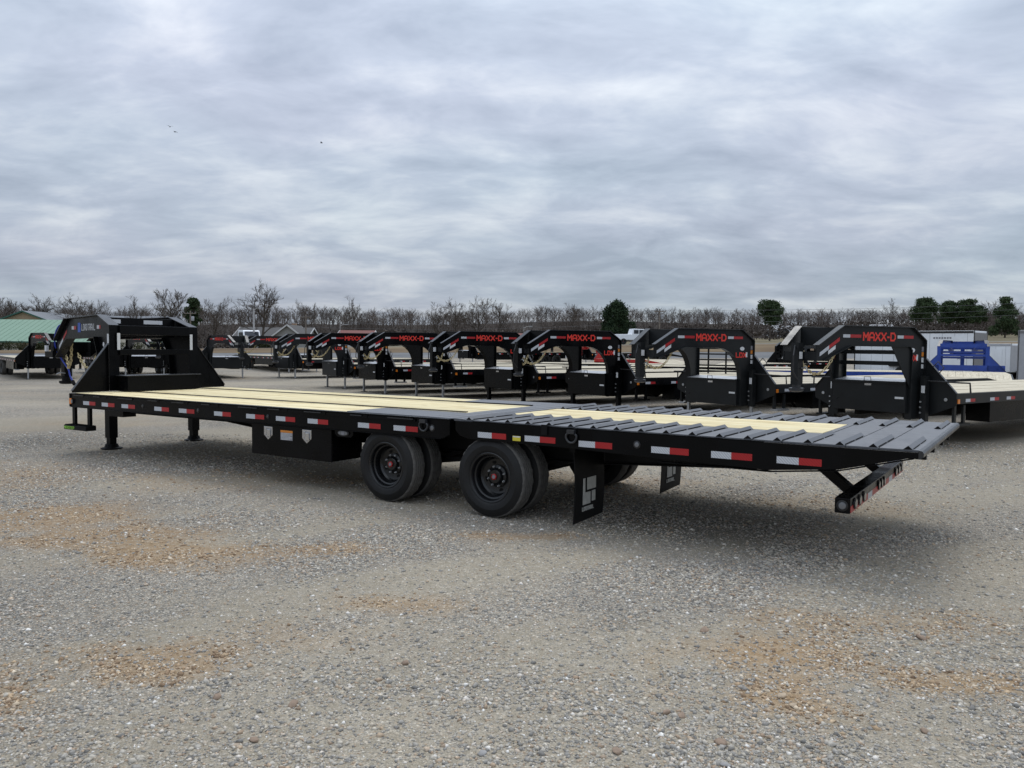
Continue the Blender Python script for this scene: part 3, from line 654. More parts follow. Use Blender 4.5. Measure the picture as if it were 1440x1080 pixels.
        mb = MB(); mb.box(XF + 0.056, XF + 0.075, y + s * 0.001, y + s * 0.02, 0.775, 0.83); build(mb, 'lamp_guard', 'galv', mk)
        mb = MB(); mb.box(-2.99, -2.93, y - s * 0.004, y + s * 0.012, 0.835, 0.925); build(mb, 'stake_lug', 'black_flat', T)
    mb = MB(); mb.box(-3.30, -3.215, 0.0022, 0.0036, 0.760, 0.805); st = build(mb, 'warning_label', 'yellow_label', T)
    mb = MB(); mb.box(-3.297, -3.218, 0.0012, 0.0021, 0.793, 0.803); build(mb, 'label_header', 'sticker_white', st)
    # --- wheels
    for x, z in ((-4.874, TYRE_R + 0.0236), (-3.576, TYRE_R + 0.0173)):
        for (y, face) in ((0.02, -1), (2.57, 1)):
            put_wheel(T, x, y, z, face, True, True, random.uniform(0, 6)); put_wheel(T, x, y + (0.275 if face < 0 else -0.275), z, face, False, True)
        mb = MB(); mb.tube([(x, 0.16, z), (x, 2.43, z)], 0.065, 14); mb.lathe([(0.19, 0), (0.19, 0.12)], (x, 0.50, z), 24); mb.lathe([(0.19, 0), (0.19, 0.12)], (x, 1.97, z), 24)
        build(mb, 'axle', 'underframe', T, 40)
        for y in (0.66, 1.93):
            mb = MB(); mb.prism([(x - 0.5, 0.50), (x, 0.34), (x + 0.5, 0.50), (x + 0.5, 0.52), (x, 0.42), (x - 0.5, 0.52)], lambda p, t: (p[0], t, p[1]), y - 0.035, y + 0.035)
            mb.box(x - 0.06, x + 0.06, y - 0.06, y + 0.06, 0.30, 0.47); build(mb, 'leaf_spring', 'underframe', T)
    mb = MB(); mb.bar((-4.66, 0.62, 0.40), (-3.76, 0.62, 0.52), 0.05, 0.05); build(mb, 'torque_arm', 'underframe', T)
    # --- mud flaps with emblem
    for y0 in (0.08, 1.96):
        w = 0.55; mb = MB(); nz = 8; vs = []
        for i in range(nz + 1):
            z = 0.055 + (0.69 - 0.055) * i / nz; dx = 0.015 * math.sin(math.pi * i / nz)
            vs += [(-2.715 + dx, y0, z), (-2.715 + dx, y0 + w, z + 0.02 * (1 - i / nz)), (-2.707 + dx, y0, z), (-2.707 + dx, y0 + w, z + 0.02 * (1 - i / nz))]
        fs = []
        for i in range(nz):
            a = 4 * i; b = a + 4; fs += [(a, b, b + 1, a + 1), (a + 2, a + 3, b + 3, b + 2), (a, a + 2, b + 2, b), (a + 1, b + 1, b + 3, a + 3)]
        fs += [(0, 1, 3, 2), (4 * nz, 4 * nz + 2, 4 * nz + 3, 4 * nz + 1)]
        mb.add(vs, fs); fl = build(mb, 'mud_flap', 'black_flat', T)
        mb = MB(); mb.box(-2.74, -2.69, y0 - 0.01, y0 + w + 0.01, 0.69, 0.735); build(mb, 'flap_hanger', 'black', fl)
        ex, ew, ez, eh = -2.6915, 0.25, 0.205, 0.235; ey = y0 + 0.135
        f3 = lambda p, t: (ex + t, ey + p[0] * ew, ez + p[1] * eh + 0.004)
        mb = MB()
        for poly in ([(0, 0), (0.56, 0), (0.56, 0.45), (0.17, 0.45), (0.17, 1.0), (0.03, 1.0)], [(0.32, 0.54), (0.97, 0.54), (0.97, 1.0), (0.32, 1.0)], [(0.67, 0.06), (0.93, 0.06), (0.93, 0.46), (0.67, 0.46)]):
            mb.prism(poly, f3, 0.0, 0.003)
        build(mb, 'emblem', 'grey_letter', fl)
        mb = MB(); lettering(mb, 'LOADTRAIL', lambda a, b, c: (ex + c - 0.002, ey - 0.005 + a, 0.155 + b), 0.030, 0.62, 0.22, 0.24, 0.003); build(mb, 'lettering', 'grey_letter', fl)
        mb = MB(); mb.box(-2.7065, -2.7045, y0 + 0.02, y0 + w - 0.02, 0.112, 0.116); build(mb, 'flap_rib', 'black_flat', fl)
    # --- toolbox
    tx0, tx1 = -6.965, -5.65
    mb = MB(); mb.box(tx0 + 0.01, tx1 - 0.01, 0.048, 0.50, 0.362, 0.716); tb = build(mb, 'toolbox', 'black', T, bevel=0.004)
    mb = MB(); mb.box(tx0, tx1, 0.028, 0.047, 0.360, 0.713); build(mb, 'toolbox_door', 'black', tb, bevel=0.005)
    for x in (-6.67, -6.03):
        pts = [(-0.072, 0.065), (0.072, 0.065), (0.072, -0.030), (0.0, -0.085), (-0.072, -0.030)]
        mb = MB(); mb.prism(pts, lambda p, t: (x + p[0], t, 0.622 + p[1]), 0.022, 0.0275); la = build(mb, 'latch', 'chrome', tb, bevel=0.003)
        mb = MB(); mb.prism([(a * 0.78, b * 0.78) for a, b in pts], lambda p, t: (x + p[0], t, 0.622 + p[1]), 0.0205, 0.0216); build(mb, 'latch_dish', 'aluminium', la)
        mb = MB(); mb.box(x - 0.012, x + 0.045, 0.010, 0.020, 0.575, 0.655); mb.box(x - 0.045, x - 0.02, 0.014, 0.020, 0.60, 0.67); build(mb, 'latch_paddle', 'chrome', la, bevel=0.004)
    mb = MB(); mb.box(-6.463, -6.263, 0.0262, 0.0275, 0.635, 0.660); sk = build(mb, 'warning_label', 'orange_label', tb)
    mb = MB(); mb.box(-6.463, -6.263, 0.0262, 0.0275, 0.550, 0.634); build(mb, 'label_field', 'sticker_grey', sk)
    mb = MB()
    for i in range(6):
        z = 0.556 + i * 0.0135; mb.box(-6.455, -6.271 - 0.03 * (i % 3 == 0), 0.0250, 0.0260, z, z + 0.005)
    build(mb, 'label_text', 'sticker_white', sk)
    mb = MB(); mb.prism([(-5.60, 0.72), (-5.60, 0.675), (-5.56, 0.645), (-5.37, 0.645), (-5.33, 0.675), (-5.33, 0.72)], lambda p, t: (p[0], t, p[1]), 0.030, 0.042); lp = build(mb, 'lamp_plate', 'black', T)
    mb = MB(); mb.prism(ngon((-5.465, 0.688), 0.085, 0.032, 24), lambda p, t: (p[0], t, p[1]), 0.018, 0.0295); build(mb, 'lamp_ring', 'black_trim', lp, bevel=0.003)
    mb = MB(); mb.prism(ngon((-5.465, 0.688), 0.070, 0.022, 24), lambda p, t: (p[0], t, p[1]), 0.012, 0.0175); build(mb, 'lens', 'lamp_clear', lp, bevel=0.003)
    mb = MB(); mb.box(-5.485, -5.445, 0.0105, 0.0118, 0.67, 0.706); build(mb, 'lamp_bulb', 'sticker_grey', lp)
    # --- rear bumper
    bx0, bx1, bz0, bz1 = -0.548, -0.442, 0.428, 0.538
    mb = MB(); mb.box(bx0, bx1, 0.05, 2.54, bz0, bz1); bp = build(mb, 'bumper', 'black', T, bevel=0.006)
    for y in (0.62, 1.86):
        mb = MB(); mb.bar((-0.86, y + 0.05, 0.74), (-0.545, y + 0.05, 0.485), 0.09, 0.075); build(mb, 'bumper_brace', 'black', bp, bevel=0.003)
    for y, s in ((0.05, -1), (2.54, 1)):
        c = ((bx0 + bx1) / 2, y, (bz0 + bz1) / 2)
        mb = MB(); mb.lathe([(0.040, 0), (0.040, 0.004 * s), (0.031, 0.006 * s), (0.029, 0.002 * s)], c, 24); el = build(mb, 'end_lamp', 'black_trim', bp, 40)
        mb = MB(); mb.lathe([(0.028, 0.002 * s), (0.024, 0.008 * s), (0.010, 0.010 * s), (0, 0.0102 * s)], c, 24); build(mb, 'lens', 'lamp_clear', el, 40)
    segs = [(0.06, 0.72, 'tape_red'), (0.722, 0.90, 'tape_white'), (0.902, 1.70, 'tape_red'), (1.702, 1.88, 'tape_white'), (1.882, 2.53, 'tape_red')]
    for a, b, m in segs:
        mb = MB(); mb.box(bx1, bx1 + 0.0015, a, b, bz0 + 0.004, bz0 + 0.052); build(mb, 'tape', m, bp)
    for cy, n, ry in ((0.20, 1, 0.055), (0.37, 1, 0.055), (0.54, 1, 0.055), (1.17, 1, 0.036), (1.30, 1, 0.036), (1.43, 1, 0.036), (2.06, 1, 0.055), (2.23, 1, 0.055), (2.40, 1, 0.055)):
        mb = MB(); mb.prism(ngon((cy, (bz0 + bz1) / 2), ry, 0.040, 20), lambda p, t: (t, p[0], p[1]), bx1 + 0.002, bx1 + 0.010); tlm = build(mb, 'tail_lamp', 'black_trim', bp)
        mb = MB(); mb.prism(ngon((cy, (bz0 + bz1) / 2), ry * 0.78, 0.030, 20), lambda p, t: (t, p[0], p[1]), bx1 + 0.0105, bx1 + 0.014); build(mb, 'lens', 'lamp_dark', tlm)
    # --- jacks
    for y in (0.60, 1.99):
        mb = MB(); mb.box(-11.005, -10.875, y - 0.065, y + 0.065, 0.22, 0.735); jk = build(mb, 'jack_tube', 'black', T, bevel=0.006)
        mb = MB(); mb.box(-10.99, -10.89, y - 0.05, y + 0.05, 0.10, 0.25); build(mb, 'jack_leg', 'black', jk)
        mb = MB(); mb.lathe([(0.15, 0.060), (0.15, 0.072), (0.10, 0.085), (0.085, 0.13), (0.0, 0.13)], (-10.94, y, 0.0), 12, axis='z'); build(mb, 'jack_foot', 'black_flat', jk)
    mb = MB(); mb.box(-10.87, -10.45, 0.50, 0.70, 0.56, 0.715); build(mb, 'jack_gearbox', 'black', T)
    mb = MB(); mb.tube([(-10.94, 0.60, 0.64), (-10.94, 1.99, 0.64)], 0.018, 8); build(mb, 'jack_shaft', 'black', T)
    # --- step
    sp = build(MB().box(-10.93, -10.86, 0.02, 0.06, 0.45, 0.735), 'step', 'black', T, bevel=0.004); build(MB().box(-10.53, -10.46, 0.02, 0.06, 0.45, 0.735), 'step_post', 'black', sp, bevel=0.004)
    mb = MB(); mb.box(-11.03, -10.44, -0.05, 0.10, 0.40, 0.462)
    for i in range(14): mb.prism([(-0.008, 0), (0.008, 0), (0, 0.014)], lambda p, t, i=i: (-11.0 + i * 0.042 + p[0], t, 0.462 + p[1]), -0.05, 0.10)
    build(mb, 'step_tread', 'black_flat', sp, bevel=0.004)
    mb = MB(); lettering(mb, 'MAXSTEP', lambda a, b, c: (-11.01 + a, -0.05 - c, 0.412 + b), 0.034, 0.8, 0.34, 0.18, 0.003); build(mb, 'lettering', 'green_letter', sp)
    # --- gooseneck
    tf = lambda x, y, z: (-10.95 - x, 1.295 - y, z)
    build_neck(T, tf, dict(prof=[(-.06, .925), (-.06, 1.90), (.40, 2.065), (1.84, 2.035), (2.36, 1.68), (2.36, 1.42), (2.26, 1.42), (1.74, 1.72), (.55, 1.735), (.40, 1.45), (.34, .925)],
                           top=[(-.06, .93), (-.06, 1.90), (.40, 2.065), (1.84, 2.035), (2.36, 1.68)], bot=[(2.26, 1.42), (1.74, 1.72), (.55, 1.735), (.40, 1.45), (.34, .925)],
                           y=0.655, ang=R(9.0), paint='black', cx=2.62, fl=0.17))
    B = lambda: MB(tf)
    for s in (1, -1):
        mb = B(); mb.prism([(.73, .922), (1.275, .922), (1.275, .95), (.73, 1.635)], lambda p, t: (t, s * p[0], p[1]), -0.03, -0.018); g = build(mb, 'gusset', 'black', T)
        mb = B(); mb.bar((-0.024, s * 1.275, 0.955), (-0.024, s * 0.735, 1.637), 0.05, 0.008, up=(0, s * .78, .62)); build(mb, 'gusset_lip', 'sheen_grey', g)
        mb = B(); mb.box(-0.095, -0.0925, s * 0.585, s * 0.632, 1.54, 1.79); build(mb, 'reflective_strip', 'white_letter', T)
    for z0, z1, x0, x1 in ((1.765, 1.905, -0.09, 0.02), (1.463, 1.548, -0.09, 0.02)):
        mb = B(); mb.box(x0, x1, -0.585, 0.585, z0, z1); build(mb, 'neck_crossbar', 'black', T, bevel=0.005)
    mb = B(); mb.box(0.28, 0.32, -0.56, 0.56, 1.74, 2.035); cb = build(mb, 'neck_crossbar', 'black', T, bevel=0.005)
    for a, b in ((0.36, 0.56), (-0.34, -0.02)):
        mb = B(); mb.box(0.276, 0.2785, a, b, 1.945, 2.005); build(mb, 'reflective_strip', 'white_letter', cb)
    mb = B(); mb.box(-0.36, -0.10, -0.56, 0.63, 0.925, 1.145); bx = build(mb, 'deck_box', 'black', T, bevel=0.005)
    mb = B(); mb.box(-0.385, -0.08, -0.585, 0.66, 1.147, 1.162); build(mb, 'deck_box_lid', 'sheen_grey', bx, bevel=0.003)
    return T

def build_neck(T, tf, q):
    """gooseneck: two converging beams, cross plates, coupler, chains; local x forward from the deck's front edge"""
    ca, sa = math.cos(q['ang']), math.sin(q['ang'])
    for s in (1, -1):
        fn = lambda a, b, w, s=s: (a * ca - s * w * sa * s, s * (q['y'] - a * sa) + w * ca, b)
        mb = MB(tf); mb.prism(q['prof'], lambda p, t: fn(p[0], p[1], t), -0.012, 0.012); bm = build(mb, 'neck_beam', q['paint'], T)
        mb = MB(tf); stroke_path(mb, q['top'][1:], lambda a, b, w: fn(a, b, w), q['fl'], 0.012); build(mb, 'top_flange', 'sheen_grey', bm)
        mb = MB(tf); stroke_path(mb, q['top'][:2], lambda a, b, w: fn(a, b, w), q['fl'], 0.012); build(mb, 'riser_flange', q['paint'], bm)
        mb = MB(tf); stroke_path(mb, q['bot'], lambda a, b, w: fn(a, b, w), q['fl'], 0.010); build(mb, 'bottom_flange', q['paint'], bm)
    cx = q['cx']; hw = q['y'] - 2.4 * sa
    mb = MB(tf); mb.box(cx - 0.20, cx + 0.06, -hw - 0.05, hw + 0.05, 1.40, 1.50); mb.box(cx - 0.22, cx - 0.12, -hw - 0.04, hw + 0.04, 1.50, 1.66); build(mb, 'neck_plate', q['paint'], T, bevel=0.004)
    mb = MB(tf); mb.box(1.72, 1.78, -0.36, 0.36, 1.74, 1.95); build(mb, 'neck_crossbar', q['paint'], T)
    mb = MB(tf); mb.box(cx - 0.065, cx + 0.065, -0.065, 0.065, 1.06, 1.72); cp = build(mb, 'coupler_tube', q['paint'], T, bevel=0.006)
    mb = MB(tf); mb.lathe([(0.075, 1.06), (0.075, 0.99), (0.12, 0.985), (0.12, 0.95), (0.09, 0.93), (0.06, 0.93)], (cx, 0, 0), 20, axis='z'); build(mb, 'coupler_socket', 'black_flat', cp, 40)
    mb = MB(tf); mb.tube([(cx - 0.06, 0.05, 1.12), (cx - 0.02, 0.12, 1.13), (cx + 0.06, 0.14, 1.10)], 0.012, 6); build(mb, 'coupler_handle', 'galv', cp)
    mb = MB(tf)
    chain(mb, [(cx - 0.67, 0.25, 1.69), (cx - 0.60, 0.22, 1.50), (cx - 0.50, 0.18, 1.32), (cx - 0.37, 0.15, 1.215), (cx - 0.27, 0.12, 1.33), (cx - 0.16, 0.10, 1.47)], 0.06, 0.009); build(mb, 'safety_chain', 'gold_chain', T)
    mb = MB(tf)
    chain(mb, [(cx - 0.77, 0.2, 1.47), (cx - 0.93, 0.22, 1.33), (cx - 1.08, 0.24, 1.25), (cx - 1.24, 0.26, 1.225), (cx - 1.42, 0.30, 1.27), (cx - 1.60, 0.35, 1.42)], 0.06, 0.009); build(mb, 'safety_chain', 'gold_chain', T)
BT = big_trailer()
def big_extras(T):
    tf = lambda x, y, z: (-10.95 - x, 1.295 - y, z)
    ang = R(9.0); ca, sa = math.cos(ang), math.sin(ang)
    # a along the beam from the front knee backwards, on the near outer face
    for s in (1, -1):
        def fn(a, b, c, s=s):
            d = a if s < 0 else 0; x = a; off = 0.0128 + c
            return tf(x * ca + off * sa, s * (0.655 - x * sa + off * ca), b)
        txt = (lambda a, b, c: fn(1.20 - a, 1.845 + b, c)) if s > 0 else (lambda a, b, c: fn(0.62 + a, 1.845 + b, c))
        mb = MB(); lettering(mb, 'LOADTRAIL', txt, 0.092, 0.46, 0.28, 0.13, 0.002); build(mb, 'lettering', 'white_letter', T)
        lx = 1.245 if s > 0 else 1.245
        mb = MB(); mb.add([fn(lx + du, zz, 0.002) for du, zz in ((0, 1.815), (0.12, 1.815), (0.12, 1.965), (0, 1.965))], [(0, 1, 2, 3)]); mb.add([fn(lx + du, zz, 0.001) for du, zz in ((0, 1.815), (0.12, 1.815), (0.12, 1.965), (0, 1.965))], [(3, 2, 1, 0)]); build(mb, 'logo', 'blue_logo', T)
        for a0, a1, m in ((1.64, 1.54, 'tape_white'), (1.54, 1.44, 'tape_red'), (0.56, 0.47, 'tape_white'), (0.47, 0.41, 'tape_red')):
            mb = MB(); mb.add([fn(x, z, c) for c in (0.0004, 0.002) for x, z in ((a0, 1.86), (a1, 1.86), (a1, 1.915), (a0, 1.915))], [(4, 5, 6, 7), (0, 1, 5, 4), (1, 2, 6, 5), (2, 3, 7, 6), (3, 0, 4, 7)]); build(mb, 'tape', m, T)
        for t0, t1, m in ((0.15, 0.5, 'tape_red'), (0.5, 0.9, 'tape_white')):
            P = lambda t, w: (1.80 + 0.50 * t, 1.86 - 0.36 * t + w)
            mb = MB(); mb.add([fn(*P(t, w), c) for c in (0.0004, 0.002) for t, w in ((t0, 0), (t1, 0), (t1, 0.055), (t0, 0.055))], [(4, 5, 6, 7), (0, 1, 5, 4), (1, 2, 6, 5), (2, 3, 7, 6), (3, 0, 4, 7)]); build(mb, 'tape', m, T)
        mb = MB()
        for (x, z, r) in ((0.30, 1.62, 0.032),): mb.prism(ngon((x, z), r, r * 1.1, 18), lambda p, t: fn(p[0], p[1], t), 0.0004, 0.002)
        build(mb, 'round_sticker', 'sticker_white', T)
        mb = MB(); mb.add([fn(x, z, 0.002) for x, z in ((0.0, 1.62), (0.16, 1.62), (0.16, 1.78), (0.0, 1.78))], [(0, 1, 2, 3)]); build(mb, 'sticker', 'sticker_white', T)
        mb = MB(); mb.add([fn(x, z, 0.002) for x, z in ((-0.03, 1.52), (0.09, 1.52), (0.09, 1.61), (-0.03, 1.61))], [(0, 1, 2, 3)]); build(mb, 'sticker', 'sticker_white', T)
    # blue breakaway hose from the neck down to the lead on the coupler
    mb = MB(tf); pts = [(1.95, 0.36, 1.97), (2.08, 0.38, 1.93), (2.22, 0.37, 1.82), (2.36, 0.32, 1.68), (2.42, 0.27, 1.52), (2.44, 0.18, 1.38), (2.36, 0.15, 1.27), (2.256, 0.15, 1.186), (2.206, 0.15, 1.078), (2.13, 0.15, 1.0)]
    sm = []
    for i in range(len(pts) - 1):
        p0, p1, p2, p3 = [Vector(pts[max(0, min(len(pts) - 1, j))]) for j in (i - 1, i, i + 1, i + 2)]
        for k in range(5):
            t = k / 5; sm.append(0.5 * ((2 * p1) + (p2 - p0) * t + (2 * p0 - 5 * p1 + 4 * p2 - p3) * t * t + (-p0 + 3 * p1 - 3 * p2 + p3) * t ** 3))
    sm.append(Vector(pts[-1])); mb.tube(sm, 0.013, 8); h = build(mb, 'brake_hose', 'blue_hose', T, 60)
    mb = MB(tf); mb.tube([sm[-1], sm[-1] + Vector((-0.055, 0.0, -0.06))], 0.028, 10); build(mb, 'hose_plug', 'black_flat', h, 40)
    mb = MB(tf); mb.box(2.48, 2.54, 0.36, 0.40, 1.50, 1.60); build(mb, 'green_tag', 'sticker_white', T)
big_extras(BT)

# ------------------------------------------------------------------ gooseneck trailers parked in the row behind
def arch(x0, z0, x1, z1, n=6):
    """quarter curve from (x0,z0) on the beam's underside down to (x1,z1) on the riser"""
    return [(x0 + (x1 - x0) * math.sin(math.pi / 2 * i / n), z1 + (z0 - z1) * math.cos(math.pi / 2 * i / n)) for i in range(n + 1)]
def row_trailer(loc, rz, label, paint='black', style='arch', Ld=9.6, text='MAXX-D', leg='thin', detail=2, deck='wood_pale', group='gooseneck trailers on the lot', box=True, rail=None, tapes=True):
    T = empty('gooseneck_trailer', loc, rz); tag(T, label, 'trailer', group); rail = rail or paint
    key = (paint, style, Ld, text, leg, detail, deck)
    def part(name, mk, mats, parent=None, smooth=None):
        def mkmesh():
            mb = MB(); mk(mb); return mb.mesh(name, mats, smooth)
        me = cached((key, name, part.k), mkmesh); part.k += 1
        return link(name, me, parent or T)
    part.k = 0
    if style == 'arch': inner = [(1.54, 1.63)] + arch(0.74, 1.62, 0.17, 1.02) + [(0.17, 0.46)]
    else: inner = [(1.54, 1.665), (0.22, 1.665), (0.17, 1.60), (0.17, 0.46)]
    top = [(-0.15, 0.46), (-0.15, 1.76), (0.15, 1.97), (1.70, 1.97), (2.22, 1.66)]
    bot = [(2.11, 1.43)] + inner
    prof = top + [(2.22, 1.43)] + bot
    ang = R(10.5); ca, sa = math.cos(ang), math.sin(ang); Y0 = 0.70
    for s in (1, -1):
        fn = lambda a, b, w, s=s: (a * ca + w * sa, s * (Y0 - a * sa + w * ca), b)     # w measured outwards
        bm = part('neck_beam', lambda mb: mb.prism(prof, lambda p, t: fn(p[0], p[1], t), -0.012, 0.012), paint)
        part('top_flange', lambda mb: stroke_path(mb, top[1:], fn, 0.12, 0.012), 'sheen_grey', bm); part('riser_flange', lambda mb: stroke_path(mb, top[:2], fn, 0.12, 0.012), paint, bm)
        part('bottom_flange', lambda mb: stroke_path(mb, bot, fn, 0.12, 0.010), paint, bm)
        if style != 'arch':
            part('knee_bracket', lambda mb: mb.prism([(0.62, 1.66), (0.18, 1.66), (0.18, 0.98)], lambda p, t: fn(p[0], p[1], t), 0.014, 0.03), paint, bm)
        dirx = -1 if s > 0 else 1
        st = lambda a0, b0: (lambda a, b, c: fn(a0 + dirx * a, b0 + b, 0.0125 + c))
        if detail:
            a_txt = 1.24 if s > 0 else 0.54
            part('lettering', lambda mb: lettering(mb, text, st(a_txt, 1.755), 0.115, 0.85, 0.30, 0.24, 0.002), 'red_letter', bm)
            def patch(x0, x1, z0, z1): return lambda mb: mb.add([fn(x, z, c) for c in (0.0128, 0.0145) for x, z in ((x0, z0), (x1, z0), (x1, z1), (x0, z1))], [(4, 5, 6, 7), (7, 6, 5, 4), (0, 1, 5, 4), (1, 2, 6, 5), (2, 3, 7, 6), (3, 0, 4, 7)][:1] + [(0, 1, 5, 4), (1, 2, 6, 5), (2, 3, 7, 6), (3, 0, 4, 7)])
            lo, hi = (0.62, 1.42)
            for x0, x1, m in ((1.68, 1.53, 'tape_white'), (1.53, 1.29, 'tape_red'), (0.48, 0.34, 'tape_white'), (0.34, 0.11, 'tape_red')):
                part('tape', patch(x0, x1, 1.79, 1.84), m, bm)
            for t0, t1, m, dz in ((0.62, 1.0, 'tape_white', 0.0), (0.18, 0.62, 'tape_red', 0.0), (0.35, 0.65, 'sticker_white', -0.075)):
                P = lambda t, w, dz=dz: (1.66 + 0.50 * t, 1.79 - 0.30 * t + w + dz)
                part('tape', lambda mb: mb.add([fn(*P(t, w), c) for c in (0.0128, 0.0145) for t, w in ((t0, 0), (t1, 0), (t1, 0.06), (t0, 0.06))], [(4, 5, 6, 7), (0, 1, 5, 4), (1, 2, 6, 5), (2, 3, 7, 6), (3, 0, 4, 7)]), m, bm)
            if detail > 1:
                sx = 0.24 if s > 0 else 0.02
                part('badge', lambda mb: lettering(mb, 'LDX', st(sx + (0.03 if s > 0 else -.02), 1.43), 0.085, 0.75, 0.3, 0.24, 0.002), 'red_letter', bm)
                part('round_sticker', lambda mb: mb.prism(ngon((0.12, 1.60), 0.055, 0.038, 16), lambda p, t: fn(p[0], p[1], t), 0.0128, 0.0145), 'sticker_white', bm)
                part('sticker', patch(-0.01, 0.035, 1.43, 1.53), 'sticker_white', bm)
                for k, (z0, z1, m) in enumerate(((1.58, 1.66, 'sticker_grey'), (1.50, 1.57, 'orange_label'), (1.40, 1.48, 'sticker_white'), (1.30, 1.37, 'sticker_white'))):
                    part('riser_sticker', patch(-0.145, -0.095, z0, z1), m, bm)
        # front corner gusset, jack, marker, step on each side
        part('gusset', lambda mb: mb.prism([(0.72, 0.47), (1.275, 0.70), (1.290, 0.74), (1.290, 0.905), (0.78, 1.46), (0.72, 1.46)], lambda p, t: (t, s * p[0], p[1]), -0.17, -0.155), paint)
        part('gusset_lip', lambda mb: mb.bar((-0.16, s * 1.29, 0.91), (-0.16, s * 0.78, 1.468), 0.05, 0.008, up=(0, s * .75, .65)), 'sheen_grey')
        jw = 0.055 if leg == 'thin' else 0.09
        jk = part('jack_tube', lambda mb: mb.box(-0.085, 0.015, s * 0.83 - 0.05, s * 0.83 + 0.05, 0.45 if leg == 'thin' else 0.40, 1.18), paint)
        part('jack_leg', lambda mb: mb.box(-0.035 - jw / 2, -0.035 + jw / 2, s * 0.83 - jw / 2, s * 0.83 + jw / 2, 0.015, 0.46), 'galv' if leg == 'thin' else 'black', jk)
        part('jack_foot', lambda mb: mb.box(-0.12, 0.05, s * 0.83 - 0.085, s * 0.83 + 0.085, 0.0, 0.0145), 'black_flat', jk)
        for k in range(3): part('jack_pin', lambda mb: mb.box(0.016, 0.035, s * 0.83 - 0.045, s * 0.83 - 0.02, 0.56 + 0.09 * k, 0.585 + 0.09 * k), 'galv', jk)
        if detail > 1:
            part('jack_label', lambda mb: mb.box(0.0155, 0.017, s * 0.83 - 0.03, s * 0.83 + 0.03, 0.90, 1.02), 'sticker_white', jk)
            part('jack_crank', lambda mb: mb.tube([(-0.035, s * 0.88, 1.10), (-0.06, s * 1.30, 1.09), (-0.30, s * 1.42, 1.08), (-0.31, s * 1.43, 0.92)], 0.014, 6), 'black_trim', jk)
            part('tie_handle', lambda mb: mb.tube([(-0.165, s * 0.90, 1.34), (-0.165, s * 0.97, 1.42), (-0.165, s * 1.07, 1.32), (-0.165, s * 1.0, 1.235)], 0.009, 5), 'black_trim')
            part('bolt_cap', lambda mb: mb.lathe([(0.028, 0), (0.028, 0.01), (0, 0.012)], (-0.156, s * 1.12, 0.80), 10, axis='x'), 'galv')
        part('corner_lamp', lambda mb: mb.box(-0.24, -0.18, s * 1.291, s * 1.305, 0.745, 0.815), 'amber')
        stp = part('step', lambda mb: mb.box(-0.26, -0.20, s * 1.22 - 0.02, s * 1.22 + 0.02, 0.42, 0.705), paint)
        part('step_post', lambda mb: mb.box(-0.56, -0.50, s * 1.22 - 0.02, s * 1.22 + 0.02, 0.42, 0.705), paint, stp)
        part('step_tread', lambda mb: mb.box(-0.57, -0.19, s * 1.22 - 0.06, s * 1.22 + 0.10, 0.385, 0.42), 'galv' if leg == 'thin' else paint, stp)
        # side rail, straight then falling away as a dovetail
        part('side_rail', lambda mb: mb.prism([(-0.172, 0.735), (-0.172, 0.905), (-Ld + 1.5, 0.905), (-Ld, 0.70), (-Ld, 0.60), (-Ld + 1.5, 0.735)], lambda p, t: (p[0], s * t, p[1]), 1.255, 1.290), rail)
        if tapes:
            for k in range(10):
                x = -0.45 - k * 0.72 - (0.12 if k % 3 == 1 else 0)
                if x - 0.32 < -Ld + 1.5: break
                part('tape', lambda mb: mb.box(x, x - 0.158, s * 1.2905, s * 1.2925, 0.762, 0.815), 'tape_white'); part('tape', lambda mb: mb.box(x - 0.1582, x - 0.318, s * 1.2905, s * 1.2925, 0.762, 0.815), 'tape_red')
        part('main_beam', lambda mb: mb.box(-0.14, -Ld + 0.6, s * 0.44 - 0.03, s * 0.44 + 0.03, 0.45, 0.735), 'underframe')
        ax = Ld - 3.0
        for x in (-ax, -ax - 1.0):
            for y in (1.25, 0.98): put_wheel(T, x, s * y, TYRE_R, 1 if s > 0 else -1, y > 1.1, False)
        if Ld > 8: part('underdeck_shade_box', lambda mb: mb.box(-1.5, -4.3, s * 1.20, s * 0.80, 0.38, 0.734), 'black')  # black side box stretched along the deck to add darkness beneath it
    for x in (-Ld + 3.0, -Ld + 2.0): part('axle', lambda mb: mb.tube([(x, -1.2, TYRE_R), (x, 1.2, TYRE_R)], 0.06, 8), 'underframe')
    part('front_plate', lambda mb: mb.box(-0.174, -0.21, -1.253, 1.253, 0.735, 0.903), paint)
    def planks(mb):
        n = 12; w = 2.50 / n
        for i in range(n):
            y0 = -1.25 + i * w + 0.003; y1 = y0 + w - 0.006; dz = 0.002 * ((i * 7) % 3 - 1)
            mb.prism([(-0.22, 0.868), (-0.22, 0.910), (-Ld + 1.5, 0.910), (-Ld + 0.02, 0.706), (-Ld + 0.02, 0.666), (-Ld + 1.5, 0.868)], lambda p, t: (p[0], t, p[1] + dz), y0, y1)
    d = part('deck_boards', planks, deck); d['kind'] = 'stuff'
    if box:
        bz = 0.09 if style != 'arch' else 0.0
        tb = part('toolbox', lambda mb: mb.box(-0.10, 0.24, -0.66, 0.66, 0.47, 0.955), paint); tb.location.z = bz
        part('toolbox_lid', lambda mb: mb.prism([(-0.12, 0.957), (0.26, 0.957), (0.26, 0.985), (-0.12, 1.03)], lambda p, t: (p[0], t, p[1]), -0.655, 0.655), paint, tb)
        part('lid_top', lambda mb: mb.prism([(-0.11, 1.0303), (0.25, 0.9878), (0.25, 0.990), (-0.11, 1.0325)], lambda p, t: (p[0], t, p[1]), -0.63, 0.63), 'aluminium', tb)
